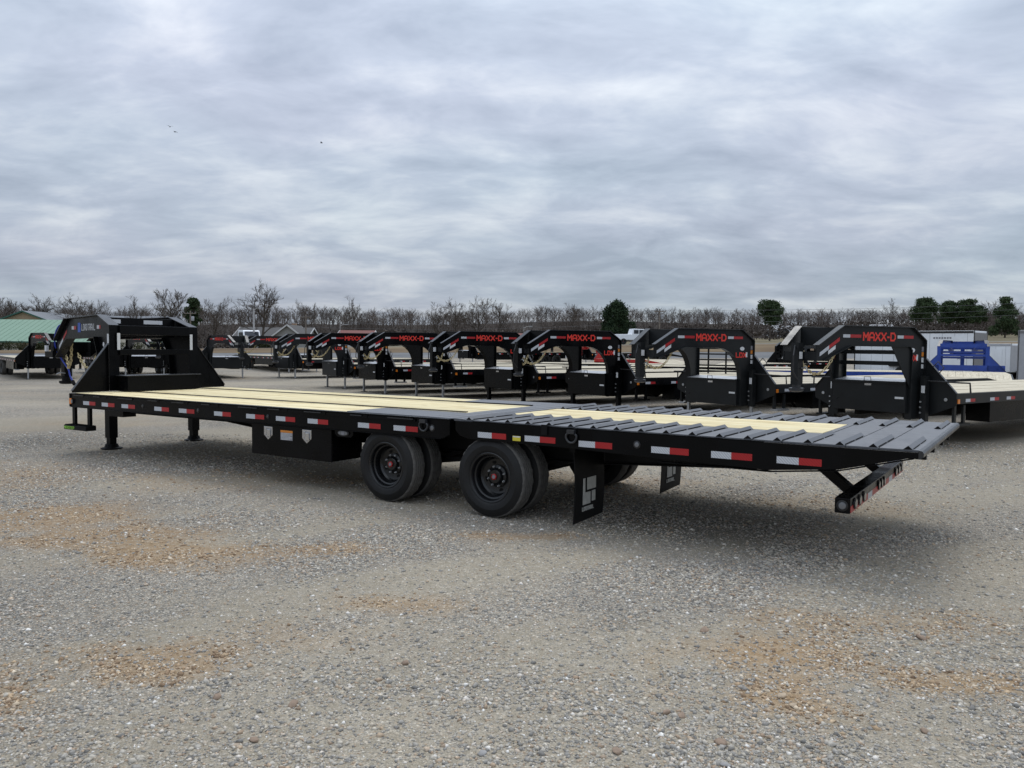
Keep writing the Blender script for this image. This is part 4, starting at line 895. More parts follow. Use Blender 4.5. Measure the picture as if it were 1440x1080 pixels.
        if detail > 1: part('box_label', lambda mb: mb.box(0.2405, 0.242, 0.48, 0.63, 0.70, 0.735), 'sticker_white', tb)
        part('latch', lambda mb: mb.box(0.241, 0.250, -0.06, 0.06, 0.905, 0.94), 'chrome', tb)
        part('latch_handle', lambda mb: mb.tube([(0.262, -0.06, 0.99), (0.268, -0.06, 1.05), (0.268, 0.06, 1.05), (0.262, 0.06, 0.99)], 0.006, 5), 'black_trim', tb)
    cx = 2.24
    part('neck_plate', lambda mb: mb.box(2.0, cx - 0.066, -0.30, 0.30, 1.42, 1.56), paint)
    part('neck_crossbar', lambda mb: mb.box(1.64, 1.70, -0.33, 0.33, 1.66, 1.95), paint)
    if style != 'arch':
        for z in (1.53, 1.34): part('neck_rung', lambda mb: mb.box(-0.05, 0.0, -0.68, 0.68, z, z + 0.07), paint)
    cp = part('coupler_tube', lambda mb: mb.box(cx - 0.065, cx + 0.065, -0.065, 0.065, 1.04, 1.70), paint)
    part('coupler_socket', lambda mb: mb.lathe([(0.07, 1.04), (0.07, 1.0), (0.115, 0.99), (0.115, 0.95), (0.07, 0.93)], (cx, 0, 0), 16, axis='z'), 'sheen_grey', cp, 40)
    part('coupler_label', lambda mb: mb.box(cx - 0.04, cx + 0.04, 0.0655, 0.0672, 1.45, 1.56), 'sticker_white', cp)
    part('coupler_pin', lambda mb: mb.tube([(cx - 0.02, 0.07, 1.30), (cx - 0.02, 0.15, 1.32), (cx - 0.02, 0.17, 1.27)], 0.012, 6), 'galv', cp)
    if detail:
        part('safety_chain', lambda mb: chain(mb, sag((cx - 0.62, 0.28, 1.60), (cx - 0.06, 0.09, 1.34), 0.24), 0.06, 0.009), 'gold_chain')
        part('safety_chain', lambda mb: chain(mb, sag((cx - 0.45, -0.20, 1.58), (cx - 0.04, 0.02, 1.30), 0.22), 0.06, 0.009), 'gold_chain')
        part('brake_cable', lambda mb: mb.tube([(cx + 0.06, 0.0, 1.66), (cx + 0.16, 0.05, 1.50), (cx + 0.17, 0.05, 1.25), (cx + 0.07, 0.07, 1.12)], 0.012, 6), 'black_trim', cp)
    return T
TH = R(55); AX = (math.sin(TH), math.cos(TH)); TT = (-math.cos(TH), math.sin(TH))
# world position of each near jack along the row, spaced about 3.5 m
row = [(-6.10, 29.0), (-4.18, 26.15), (-2.08, 23.75), (0.28, 21.15), (2.45, 18.55), (4.76, 15.9), (6.78, 13.15)]
row_lab = ['charcoal gooseneck trailer at the far left end of the row',
           'black gooseneck trailer with thin jack legs, second from the far end of the row',
           'black gooseneck trailer third from the far end of the row',
           'black gooseneck trailer in the middle of the row, fourth from either end',
           'glossy black gooseneck trailer of the row, its neck below the round dark cedar',
           'charcoal gooseneck trailer with smooth arched neck, second from the right end of the row',
           'charcoal gooseneck trailer with square bracketed neck at the right end of the row']
for i, ((x, y), lab) in enumerate(zip(row, row_lab)):
    c = (x + TT[0] * 0.83, y + TT[1] * 0.83)
    row_trailer((c[0], c[1], 0), R(215), lab, 'charcoal' if i in (0, 5, 6) else 'black', 'square' if i == 6 else 'arch', {5: 10.4, 6: 12.0}.get(i, 9.6), leg='thick' if i in (3, 4, 6) else 'thin', deck='wood_pale')

# ------------------------------------------------------------------ other trailers on the lot
FAR = 'trailers in the back of the lot'
def at(px, Y): return (px - 720) / 1123.8 * Y
RZ_L = R(-52)      # noses turned to the right and towards the drive
def left_trailer(X, Y, label, paint='charcoal', rz=RZ_L, **kw):
    return row_trailer((X, Y, H(X, Y)), rz, label, paint, 'arch', 9.0, leg='thin', detail=1, **kw)
left_trailer(-20.0, 34.6, 'black gooseneck trailer far left, its deck running off to the left edge', 'black')
left_trailer(-17.0, 37.0, 'black gooseneck trailer seen between the uprights of the front trailer\'s neck', 'black')
left_trailer(-13.3, 37.0, 'charcoal gooseneck trailer standing just right of the front trailer\'s neck')
row_trailer((-10.8, 38.2, 0), R(222), 'charcoal gooseneck trailer behind the far left end of the row, toolbox showing', 'charcoal', 'arch', 9.0, leg='thin', detail=1)
left_trailer(-11.9, 45.5, 'farthest charcoal gooseneck trailer, with only deck and tape showing at the back left', 'charcoal')
# second row glimpsed through the arches
row_trailer((-3.2, 55.0, H(-3.2, 55)), R(215), 'small distant black gooseneck trailer seen through the middle trailer\'s arch', 'black', 'arch', 9.0, detail=1)
row_trailer((4.5, 55.0, H(4.5, 55)), R(215), 'small distant black gooseneck trailer seen through the arch below the cedar', 'black', 'arch', 9.0, detail=1)
row_trailer((5.6, 47.0, H(5.6, 47)), R(130), 'bright red gooseneck trailer glimpsed behind the row', 'red_paint', 'arch', 5.5, detail=0, tapes=False)
row_trailer((14.2, 41.0, 0), R(35), 'black gooseneck trailer seen from behind, second row, left of the pair', 'black', 'square', 5.0, detail=0)
row_trailer((18.4, 46.0, H(18.4, 46)), R(20), 'black gooseneck trailer seen from behind, second row, right of the pair', 'black', 'square', 6.0, detail=0)

def blue_gooseneck():
    # seen from behind: deck towards the camera, neck pointing away
    T = row_trailer((15.55, 27.6, 0), R(61), 'bright blue gooseneck trailer with pale board deck at right', 'blue_paint', 'square', 4.8, detail=0, deck='wood_pale', rail='black', box=False)
    mb = MB()
    for s in (1, -1): pass
    b = MB().box(-0.16, -0.08, -0.70, 0.70, 1.42, 1.50); build(b, 'neck_crossbar', 'blue_paint', T)
    b = MB().box(-0.16, -0.08, -0.70, 0.70, 1.72, 1.86); build(b, 'neck_crossbar', 'blue_paint', T)
    b = MB().box(-0.17, -0.10, -1.25, 1.25, 0.925, 1.12); build(b, 'deck_header', 'blue_paint', T)
blue_gooseneck()
def flatbed(X, Y, rz, L, paint, label):
    T = empty('flatbed_trailer', (X, Y, H(X, Y)), rz); tag(T, label, 'trailer', FAR)
    for s in (1, -1):
        build(MB().box(-L / 2, L / 2, s * 1.22, s * 1.27, 0.66, 0.86), 'side_rail', paint, T)
        build(MB().box(-L / 2, L / 2, s * 0.45 - 0.04, s * 0.45 + 0.04, 0.45, 0.70), 'main_beam', 'underframe', T)
        for x in (-0.5, 0.5): put_wheel(T, x, s * 1.20, TYRE_R, 1 if s > 0 else -1, True, False)
    for k in range(12): build(MB().box(-L / 2, L / 2, -1.215 + k * 0.2025, -1.215 + k * 0.2025 + 0.196, 0.83, 0.872), 'plank', 'wood_pale', T)
    for x in (-L / 2 - 0.04, L / 2): build(MB().box(x, x + 0.04, -1.27, 1.27, 0.66, 0.865), 'end_beam', paint, T)
    for s in (1, -1): build(MB().bar((L / 2 + 0.04, s * 0.5, 0.6), (L / 2 + 1.2, 0, 0.5), 0.1, 0.12), 'tongue_bar', paint, T)
    build(MB().box(L / 2 + 1.02, L / 2 + 1.10, -0.04, 0.04, 0.0, 0.75), 'jack', 'galv', T)
    lt = MB(); lettering(lt, 'LOADTRAIL', lambda a, b, c: (-L / 4 + a, -1.2715 - c, 0.73 + b), 0.07, 0.7, 0.3, 0.2, 0.002); build(lt, 'lettering', 'sticker_white', T)
    return T
flatbed(11.9, 28.6, R(-8), 6.0, 'blue_paint', 'blue railed flatbed trailer behind the right end of the row')
flatbed(8.2, 33.0, R(-10), 6.5, 'black', 'black railed flatbed trailer lying crosswise behind the row, beyond the arched charcoal one')
flatbed(4.6, 37.0, R(-6), 6.5, 'black', 'black flatbed trailer crosswise, farthest back of the two behind the row')

def rack():
    T = empty('ramp_gate', (5.6, 21.9, 0.915), R(-35)); tag(T, 'black barred ramp gate standing on a deck behind the arched charcoal trailer', 'ramp gate')
    for x in (-0.75, 0.75): build(MB().box(x - 0.03, x + 0.03, -0.03, 0.03, 0, 0.72), 'post', 'black', T)
    for k in range(5): build(MB().box(-0.72, 0.72, -0.02, 0.02, 0.05 + k * 0.155, 0.09 + k * 0.155), 'bar', 'charcoal', T)
    for x in (-0.25, 0.25): build(MB().box(x - 0.02, x + 0.02, 0.022, 0.05, 0, 0.72), 'upright', 'black', T)
rack()

def cargo(X, Y, rz, L, W, h, side, end, label, z0=0.45, wheels=True, text=None, roofc='black_trim'):
    T = empty('cargo_trailer', (X, Y, H(X, Y)), rz); tag(T, label, 'trailer', FAR)
    build(MB().box(-L / 2, L / 2, -W / 2, W / 2, z0, z0 + h), 'body', side, T, bevel=0.03)
    for y in (-W / 2 - 0.012, W / 2 + 0.002): build(MB().box(-L / 2 + 0.02, L / 2 - 0.02, y, y + 0.010, z0 + h - 0.13, z0 + h - 0.01), 'roof_trim', roofc, T)
    for x in (-L / 2, L / 2):
        s = 1 if x > 0 else -1
        build(MB().box(x + s * 0.003, x + s * 0.03, -W / 2 + 0.06, W / 2 - 0.06, z0 + 0.05, z0 + h - 0.1), 'end_panel', end, T)
        for y in (-W / 2 + 0.02, W / 2 - 0.02): build(MB().box(x + s * 0.004, x + s * 0.035, y - 0.035, y + 0.035, z0, z0 + h), 'corner_post', roofc, T)
    for k in range(int(L / 0.6)):
        x = -L / 2 + 0.3 + k * 0.6
        for y in (-W / 2 - 0.006, W / 2): build(MB().box(x, x + 0.012, y, y + 0.006, z0 + 0.05, z0 + h - 0.14), 'panel_seam', 'light_grey_skin', T)
    for s in (1, -1):
        build(MB().box(-1.1, 1.1, s * W / 2, s * (W / 2 + 0.16), z0 + 0.28, z0 + 0.33), 'fender', 'black_trim', T)
        for x in (-0.42, 0.42): put_wheel(T, x, s * (W / 2 + 0.16), TYRE_R, 1 if s > 0 else -1, True, False)
    build(MB().box(L / 2 - 0.9, L / 2 - 0.5, -W / 2 - 0.015, -W / 2 - 0.003, z0 + 0.2, z0 + h - 0.3), 'side_door', side, T)
    for y in (-0.35, 0.35): build(MB().bar((L / 2 + 0.03, y * 1.6, z0 + 0.02), (L / 2 + 1.1, 0, z0 + 0.02), 0.07, 0.1), 'tongue_bar', 'black', T)
    if text:
        lt = MB()
        for k in range(7): lt.box(L * 0.18 + k * 0.13, L * 0.18 + k * 0.13 + 0.09, -W / 2 - 0.008, -W / 2 - 0.0065, z0 + h - 0.42, z0 + h - 0.33)
        o = build(lt, 'lettering', 'sticker_grey', T); o['kind'] = 'stuff'
    return T
cargo(22.3, 43.9, R(-45), 6.0, 2.3, 2.2, 'white_skin', 'grey_skin', 'white enclosed cargo trailer with grey end, behind the blue neck', text=True)
cargo(27.4, 45.5, R(-70), 3.6, 2.0, 1.55, 'white_skin', 'light_grey_skin', 'small white enclosed cargo trailer with tandem wheels showing', roofc='light_grey_skin')
cargo(22.1, 29.8, R(-62), 5.0, 2.3, 2.0, 'light_grey_skin', 'light_grey_skin', 'plain grey enclosed cargo trailer cut off by the right edge', roofc='grey_skin')

# ------------------------------------------------------------------ buildings
def gable_house(name, X, Y, rz, L, D, z0, eave, ridge, wall, roof, label, windows=(), over=0.4, trim='trim_white', cat='house', chimney=False):
    T = empty(name, (X, Y, z0), rz); tag(T, label, cat)
    e, r = eave - z0, ridge - z0
    w = build(MB().prism([(-D / 2, 0), (D / 2, 0), (D / 2, e), (0, r - 0.08), (-D / 2, e)], lambda p, t: (t, p[0], p[1]), -L / 2, L / 2), 'wall', wall, T)
    sl = (r - e) / (D / 2)
    rf = build(MB().prism([(-D / 2 - over, e - over * sl), (0, r), (0, r + 0.14), (-D / 2 - over, e - over * sl + 0.14)], lambda p, t: (t, p[0], p[1]), -L / 2 - over, L / 2 + over), 'roof', roof, T)
    build(MB().prism([(D / 2 + over, e - over * sl), (0.001, r), (0.001, r + 0.138), (D / 2 + over, e - over * sl + 0.138)], lambda p, t: (t, p[0], p[1]), -L / 2 - over, L / 2 + over), 'roof_slope', roof, T)
    build(MB().box(-L / 2 - over, L / 2 + over, -D / 2 - over - 0.04, -D / 2 - over, e - over * sl - 0.06, e - over * sl + 0.15), 'fascia', trim, rf)
    for s in (-1, 1):
        for q in (-1, 1):
            build(MB().bar((s * (L / 2 + over + 0.03), q * (D / 2 + over), e - over * sl + 0.05), (s * (L / 2 + over + 0.03), 0, r + 0.05), 0.06, 0.20), 'barge_board', trim, rf)
    for (x, z, ww, hh) in windows:
        f = build(MB().box(x - ww / 2 - 0.08, x + ww / 2 + 0.08, -D / 2 - 0.06, -D / 2 - 0.004, z - 0.08, z + hh + 0.08), 'window', 'trim_white', T)
        build(MB().box(x - ww / 2, x - 0.03, -D / 2 - 0.075, -D / 2 - 0.0605, z, z + hh), 'pane', 'glass', f); build(MB().box(x + 0.03, x + ww / 2, -D / 2 - 0.075, -D / 2 - 0.0605, z, z + hh), 'pane', 'glass', f)
    if chimney: build(MB().box(L * 0.2, L * 0.2 + 0.7, 0.3, 0.9, r - 0.8, r + 0.8), 'chimney', 'wall_tan', rf)
    return T
GB = gable_house('green_roofed_building', -78, 118, 0, 42, 14, -0.6, 1.75, 4.75, 'wall_cream', 'roof_green', 'long cream building with pale green metal roof at the left edge',
                 windows=[(-8, 0.9, 1.4, 0.9), (2, 0.9, 1.4, 0.9), (6.5, 0.9, 1.4, 0.9), (13, 0.9, 1.4, 0.9)], over=0.5, trim='trim_green', cat='building')
_sm = MB()
for k in range(52):
    x = -21.3 + k * 0.83; _sm.bar((x, -7.35, 2.37 - 0.15 + 0.17), (x, -0.1, 5.35 - 0.03 + 0.16), 0.02, 0.02)
o = build(_sm, 'roof_seams', 'roof_green', GB); o['kind'] = 'stuff'
build(MB().box(-13, -4, -7.08, -7.02, 0.95, 1.85), 'shopfront_opening', 'black_flat', GB)
gable_house('tan_gabled_building', -77.5, 133, R(90), 12, 12, -0.6, 4.2, 6.4, 'wall_tan', 'roof_grey', 'tan gabled building rising behind the pale green roof', trim='trim_green', cat='building')
gable_house('grey_roofed_building', -76, 150, 0, 26, 12, 0, 4.6, 6.5, 'wall_grey', 'roof_grey', 'long low grey roofed building behind the tan gable', trim='roof_grey', cat='building')
gable_house('house', -37.6, 128, 0, 11.0, 8, 0.6, 2.55, 4.2, 'wall_grey', 'roof_shingle', 'grey house with dark shingle roof and one white window, left of centre', windows=[(1.7, 0.95, 0.9, 0.9), (-2.5, 0.95, 0.9, 0.9)], chimney=True)
gable_house('house_wing', -34.0, 124.5, R(90), 7, 5.0, 0.6, 2.6, 4.5, 'wall_grey', 'roof_shingle', 'gabled front wing of the grey shingle-roofed house', windows=())
gable_house('red_roofed_house', -25.3, 131, 0, 5.0, 7, 1.2, 2.9, 3.9, 'wall_white', 'roof_red', 'white house with dull red roof, left of centre behind the row', windows=[(0, 1.0, 0.9, 0.8)])
gable_house('red_roofed_house', 2.1, 126, 0, 6.0, 7, 1.6, 2.7, 3.6, 'wall_cream', 'roof_red', 'cream house with brown red roof near the middle, behind the row', windows=[(1, 0.5, 0.9, 0.6)])
gable_house('white_house', 61.5, 178, R(12), 7.5, 7, 3.2, 5.0, 6.8, 'wall_white', 'roof_grey', 'small white house at the foot of the wooded hill, right of centre', windows=[(-1.6, 0.8, 0.9, 0.9), (1.6, 0.8, 0.9, 0.9)])
gable_house('white_house', 82.0, 182, R(-8), 7, 7, 4.4, 6.0, 7.4, 'wall_white', 'roof_grey', 'second small white house, farther right under the wooded hill', windows=[(0, 0.7, 0.9, 0.9)])

# ------------------------------------------------------------------ vehicles by the road
def van(X, Y, rz, label):
    T = empty('van', (X, Y, H(X, Y)), rz); tag(T, label, 'van')
    side = [(-2.5, 0.45), (2.4, 0.45), (2.5, 0.95), (2.35, 1.15), (1.75, 1.35), (1.15, 2.05), (0.9, 2.2), (-2.35, 2.25), (-2.5, 2.1)]
    b = build(MB().prism(side, lambda p, t: (p[0], t, p[1]), -0.98, 0.98), 'body', 'white_skin', T, bevel=0.06)
    for s in (1, -1):
        for x0, x1 in ((0.35, 1.0), (-0.7, 0.25), (-1.8, -0.8)):
            build(MB().prism([(x0, 1.4), (x1 + (0.35 if x1 > 0.9 else 0), 1.4), (x1, 1.95), (x0, 1.95)], lambda p, t: (p[0], t, p[1]), s * 0.981, s * 0.995), 'side_window', 'glass', b)
        build(MB().box(-2.2, -0.4, s * 0.982, s * 0.992, 0.95, 1.25), 'red_stripe', 'red_letter', b); build(MB().box(-0.35, 0.9, s * 0.982, s * 0.992, 0.95, 1.25), 'blue_stripe', 'blue_logo', b)
        for x in (-1.6, 1.55): put_wheel(T, x, s * 0.99, TYRE_R * 0.98, 1 if s > 0 else -1, True, False)
        build(MB().box(2.40, 2.53, s * 0.85, s * 0.55, 0.85, 1.05), 'headlight', 'lamp_clear', T)
        build(MB().box(1.2, 1.35, s * 0.99, s * 1.2, 1.4, 1.6), 'mirror', 'black_trim', T)
    build(MB().prism([(1.80, 1.36), (1.22, 2.04), (1.235, 2.055), (1.815, 1.375)], lambda p, t: (p[0], t, p[1]), -0.82, 0.82), 'windscreen', 'glass', b)
    build(MB().box(2.41, 2.56, -0.9, 0.9, 0.42, 0.65), 'bumper', 'black_trim', T)
def pickup(X, Y, rz, label, paint='white_skin'):
    T = empty('pickup_truck', (X, Y, H(X, Y)), rz); tag(T, label, 'pickup truck')
    side = [(-2.7, 0.55), (2.6, 0.55), (2.7, 0.9), (2.55, 1.15), (1.35, 1.25), (0.75, 1.85), (-0.55, 1.9), (-0.75, 1.25), (-2.7, 1.22)]
    b = build(MB().prism(side, lambda p, t: (p[0], t, p[1]), -0.95, 0.95), 'body', paint, T, bevel=0.05)
    for s in (1, -1):
        for x0, x1 in ((0.15, 0.75), (-0.5, 0.05)): build(MB().prism([(x0, 1.3), (x1 + (0.35 if x1 > 0.5 else 0), 1.3), (x1, 1.75), (x0, 1.75)], lambda p, t: (p[0], t, p[1]), s * 0.951, s * 0.965), 'side_window', 'glass', b)
        for x in (-1.75, 1.75): put_wheel(T, x, s * 0.97, TYRE_R, 1 if s > 0 else -1, True, False)
        build(MB().box(2.60, 2.72, s * 0.88, s * 0.58, 0.8, 1.0), 'headlight', 'lamp_clear', T)
    build(MB().prism([(1.36, 1.26), (0.78, 1.84), (0.795, 1.855), (1.375, 1.275)], lambda p, t: (p[0], t, p[1]), -0.8, 0.8), 'windscreen', 'glass', b)
    build(MB().box(-2.6, -0.85, -0.8, 0.8, 1.2205, 1.24), 'bed_cover', 'black_trim', b); build(MB().box(2.6, 2.78, -0.9, 0.9, 0.5, 0.72), 'bumper', 'galv', T)
van(at(351, 98), 98, R(-62), 'white van with red and blue side stripes parked by the grey house')
pickup(at(893, 96), 96, R(8), 'white pickup truck on the far road, right of the cedar')
pickup(at(1098, 172), 172, R(5), 'dark pickup truck parked in front of the small white house', 'charcoal')

# ------------------------------------------------------------------ poles and wires
def pole(px, Y, top_z, label, r=0.13, mat='pole_wood', arms=True, lamp=False, name='utility_pole'):
    X = at(px, Y); z0 = H(X, Y); T = empty(name, (X, Y, z0)); tag(T, label, 'pole'); h = top_z - z0
    build(MB().tube([(0, 0, -0.3), (0, 0, h)], [r, r * 0.7], 10), 'shaft', mat, T, 40)
    if arms:
        a = build(MB().box(-0.9, 0.9, -r - 0.10, -r - 0.01, h - 0.45, h - 0.33), 'cross_arm', mat, T)
        for x in (-0.8, -0.35, 0.35, 0.8): build(MB().lathe([(0.03, 0), (0.05, 0.06), (0.03, 0.14), (0, 0.15)], (x, -r - 0.055, h - 0.33), 8, axis='z'), 'insulator', 'sticker_grey', a)
        build(MB().lathe([(0.2, 0), (0.22, 0.05), (0.22, 0.6), (0.18, 0.66), (0, 0.68)], (0.36, -0.05, h - 1.5), 14, axis='z'), 'transformer', 'light_grey_skin', T, 40)
    if lamp:
        a = build(MB().tube([(0, 0, h - 0.2), (0.4, -0.1, h + 0.05), (0.9, -0.2, h + 0.08)], 0.04, 6), 'lamp_arm', mat, T); build(MB().box(0.8, 1.25, -0.33, -0.07, h + 0.02, h + 0.14), 'lamp_head', 'light_grey_skin', a)
    return (X, Y, top_z)
pole(357, 97, 5.9, 'pale light pole standing in front of the biggest bare tree', 0.12, 'pole_pale', False, True, 'light_pole')
p1 = pole(430, 122, 6.2, 'wooden utility pole with transformer above the grey house')
p2 = pole(926, 118, 7.4, 'wooden utility pole right of the cedar, with wires')
p3 = pole(1640, 118, 10.4, 'wooden utility pole beyond the right edge of the view, with wires')
pole(478, 128, 4.8, 'thin pale post beside the dull red roof', 0.06, 'pole_pale', False, True, 'light_pole')
pole(268, 120, 6.5, 'slim wooden utility pole beside the small round evergreen')
pole(736, 120, 4.6, 'thin pale light post near the brown red roof in the middle', 0.06, 'pole_pale', False, True, 'light_pole')
for dz, nm in ((-0.2, 'uppermost'), (-1.1, 'middle'), (-1.9, 'lowest')):
    for a, b, side in ((p2, p3, 'right'), (p1, p2, 'left')):
        mb = MB(); mb.tube(sag((a[0], a[1] - 0.3, a[2] + dz), (b[0], b[1] - 0.3, b[2] + dz), 0.7, 24), 0.016, 4); o = build(mb, 'overhead_wire', 'wire'); tag(o, '%s overhead wire strung on the %s of the utility pole by the cedar' % (nm, side), 'wire', 'overhead wires')

# ------------------------------------------------------------------ trees
def np_mesh(name, V, F, mats):
    me = bpy.data.meshes.new(name); V = np.asarray(V, np.float32); F = np.asarray(F, np.int32); n = F.shape[1]
    me.vertices.add(len(V)); me.vertices.foreach_set('co', V.ravel()); me.loops.add(F.size); me.loops.foreach_set('vertex_index', F.ravel())
    me.polygons.add(len(F)); me.polygons.foreach_set('loop_start', np.arange(0, F.size, n, dtype=np.int32)); me.update(calc_edges=True)
    for m in mats: me.materials.append(M[m])
    return me
def bare(seed, counts, h=10.0, spread=0.9, trunk=0.28, low=0.28, twig=0.02, up=0.25, lite=False):
    """leafless tree; returns (trunk V,F) and (crown V,F) made of three-sided tapering shoots"""
    rg = random.Random(seed); out = {0: ([], []), 1: ([], [])}
    def shoot(bucket, pts, rads):
        V, F = out[bucket]; prev = None; base = len(V); m = len(pts)
        for i, p in enumerate(pts):
            d = (pts[min(i + 1, m - 1)] - pts[max(i - 1, 0)]).normalized(); u = d.orthogonal().normalized(); w = d.cross(u)
            for k in range(3): t = 2.0944 * k; q = p + (u * math.cos(t) + w * math.sin(t)) * rads[i]; V.append((q.x, q.y, q.z))
        for i in range(m - 1):
            tip = lite and m == 2
            for k in range(3):
                a = base + 3 * i + k; b = base + 3 * i + (k + 1) % 3
                if tip: F.append((a, b, base + 3))
                else: F.append((a, b, b + 3)); F.append((a, b + 3, a + 3))
    def grow(p, d, ln, r, lv):
        n = (2 if lv < 2 else 1) if lite else (4 if lv == 0 else (3 if lv == 1 else 2)); pts = [p]; q = p; dd = d
        for i in range(n):
            dd = (dd + Vector((rg.gauss(0, .10), rg.gauss(0, .10), rg.gauss(0.04, .08))) * (0.5 if lv == 0 else 1.3)).normalized(); q = q + dd * ln / n; pts.append(q)
        rads = [max(twig, r * (1 - 0.72 * i / n)) for i in range(n + 1)]
        if lv == len(counts): rads[-1] = twig * 0.5
        shoot(0 if lv <= 1 else 1, pts, rads)
        if lv >= len(counts): return
        c = counts[lv]
        for k in range(c):
            t = (low + (1 - low) * ((k + rg.random()) / c)) if lv == 0 else (0.25 + 0.75 * (k + rg.random()) / c)
            f = t * n; i = min(n - 1, int(f)); base = pts[i].lerp(pts[i + 1], f - i)
            ax = (pts[i + 1] - pts[i]).normalized(); az = rg.random() * 6.283 if lv else (k * 2.4 + rg.random() * .8)
            u = ax.orthogonal().normalized(); w = ax.cross(u); side = u * math.cos(az) + w * math.sin(az)
            an = rg.uniform(0.45, 0.95) * spread if lv == 0 else rg.uniform(0.4, 0.95)
            nd = (ax * math.cos(an) + side * math.sin(an) + Vector((0, 0, up))).normalized()
            grow(base, nd, ln * (rg.uniform(0.42, 0.66) * (1.15 - 0.45 * t) if lv == 0 else rg.uniform(0.38, 0.62)), max(twig, rads[i] * 0.55), lv + 1)
    grow(Vector((0, 0, -0.2)), Vector((0, 0, 1)), h * 0.72, trunk, 0)
    return out
TV = {}
def bare_variant(k):
    if k not in TV:
        par = [dict(spread=1.15, up=0.15, low=0.22), dict(spread=1.3, up=0.10, low=0.16), dict(spread=0.95, up=0.22, low=0.25), dict(spread=1.4, up=0.08, low=0.18), dict(spread=1.05, up=0.2, low=0.3)][k]
        o = bare(100 + k, (9, 6, 6, 5) if k in (1, 3) else (8, 6, 5, 5), 10.0, twig=0.017, **par)
        zt = max(v[2] for v in o[1][0]); TV[k] = (np_mesh('trunk', *o[0], ['bark']), np_mesh('crown', *o[1], ['twig']), zt)
    return TV[k]
def bare_tree(px, Y, top_y, k, label, wx=1.0, rz=0.0):
    X = at(px, Y); z0 = H(X, Y); yh = 488 + 0.0101 * (px - 720); top = CAM_H + (yh - top_y) * Y / 1123.8
    tr, cr, zt = bare_variant(k); s = (top - z0) / zt
    T = empty('bare_tree', (X, Y, z0), rz); T.scale = (s * wx, s * wx, s); tag(T, label, 'tree', 'bare trees along the road')
    link('trunk', tr, T); link('crown', cr, T)
BT_LIST = [(6, 150, 417, 2, 'thin bare tree cut by the left edge of the view', 1.0), (52, 135, 411, 1, 'rounded bare tree above the pale green roof, left one of two', 1.0),
           (106, 135, 412, 3, 'rounded bare tree above the pale green roof, right one of two', 0.95), (138, 150, 421, 2, 'small wispy bare tree just left of the front trailer\'s neck', 0.8),
           (194, 140, 414, 4, 'bare tree above the front trailer\'s neck, left one of two', 0.8), (236, 128, 405, 2, 'taller bare tree above the front trailer\'s neck, right one of two', 1.15),
           (302, 130, 415, 0, 'bare tree between the small round evergreen and the biggest bare tree', 1.0), (369, 112, 392, 1, 'biggest bare tree, spreading wide behind the pale light pole', 1.05),
           (430, 140, 420, 0, 'bare tree close to the right of the biggest bare tree', 0.9), (497, 150, 415, 4, 'lone slender bare tree above the dull red roof', 0.7),
           (612, 120, 424, 4, 'bare tree at the left of the tangled clump near the middle', 1.1), (640, 118, 418, 3, 'bare tree second from left in the tangled clump near the middle', 0.8),
           (672, 116, 414, 0, 'tallest bare tree of the tangled clump near the middle', 1.15), (702, 124, 425, 2, 'thin bare tree at the right of the tangled clump near the middle', 0.8),
           (804, 150, 425, 4, 'pale fan-shaped bare tree left of the cedar', 1.0), (1248, 170, 419, 4, 'wispy bare tree on the hill left of the pines', 0.8), (1385, 150, 434, 0, 'bare tree between the two groups of pines at right', 0.8)]
for i, (px, Y, ty, k, lab, wx) in enumerate(BT_LIST): bare_tree(px, Y, ty, k, lab, wx, i * 1.3)

def leaf_cloud(rs, blobs, n, size, flat=0.6):
    """needle sprays: small triangles spread through several blobs (x, y, z, rx, ry, rz)"""
    w = np.array([b[3] * b[4] * b[5] for b in blobs]) ** 0.67; w = w / w.sum(); V = []
    for b, k in zip(blobs, (w * n).astype(int)):
        d = rs.normal(size=(k, 3)); d /= np.linalg.norm(d, axis=1)[:, None]; r = rs.uniform(0.35, 1.0, (k, 1)) ** 0.6 * rs.choice([1.0, 1.0, 1.2, 1.5], (k, 1))
        c = np.array(b[:3]) + d * r * np.array(b[3:6])
        a = rs.normal(size=(k, 3)); a[:, 2] *= flat; a /= np.linalg.norm(a, axis=1)[:, None]; e = np.cross(a, rs.normal(size=(k, 3))); e /= np.linalg.norm(e, axis=1)[:, None]
        s = size * rs.uniform(0.5, 1.4, (k, 1)); V.append(np.stack([c - e * s * 0.35, c + e * s * 0.35, c + a * s], 1))
    V = np.concatenate(V).reshape(-1, 3); return V, np.arange(len(V)).reshape(-1, 3)
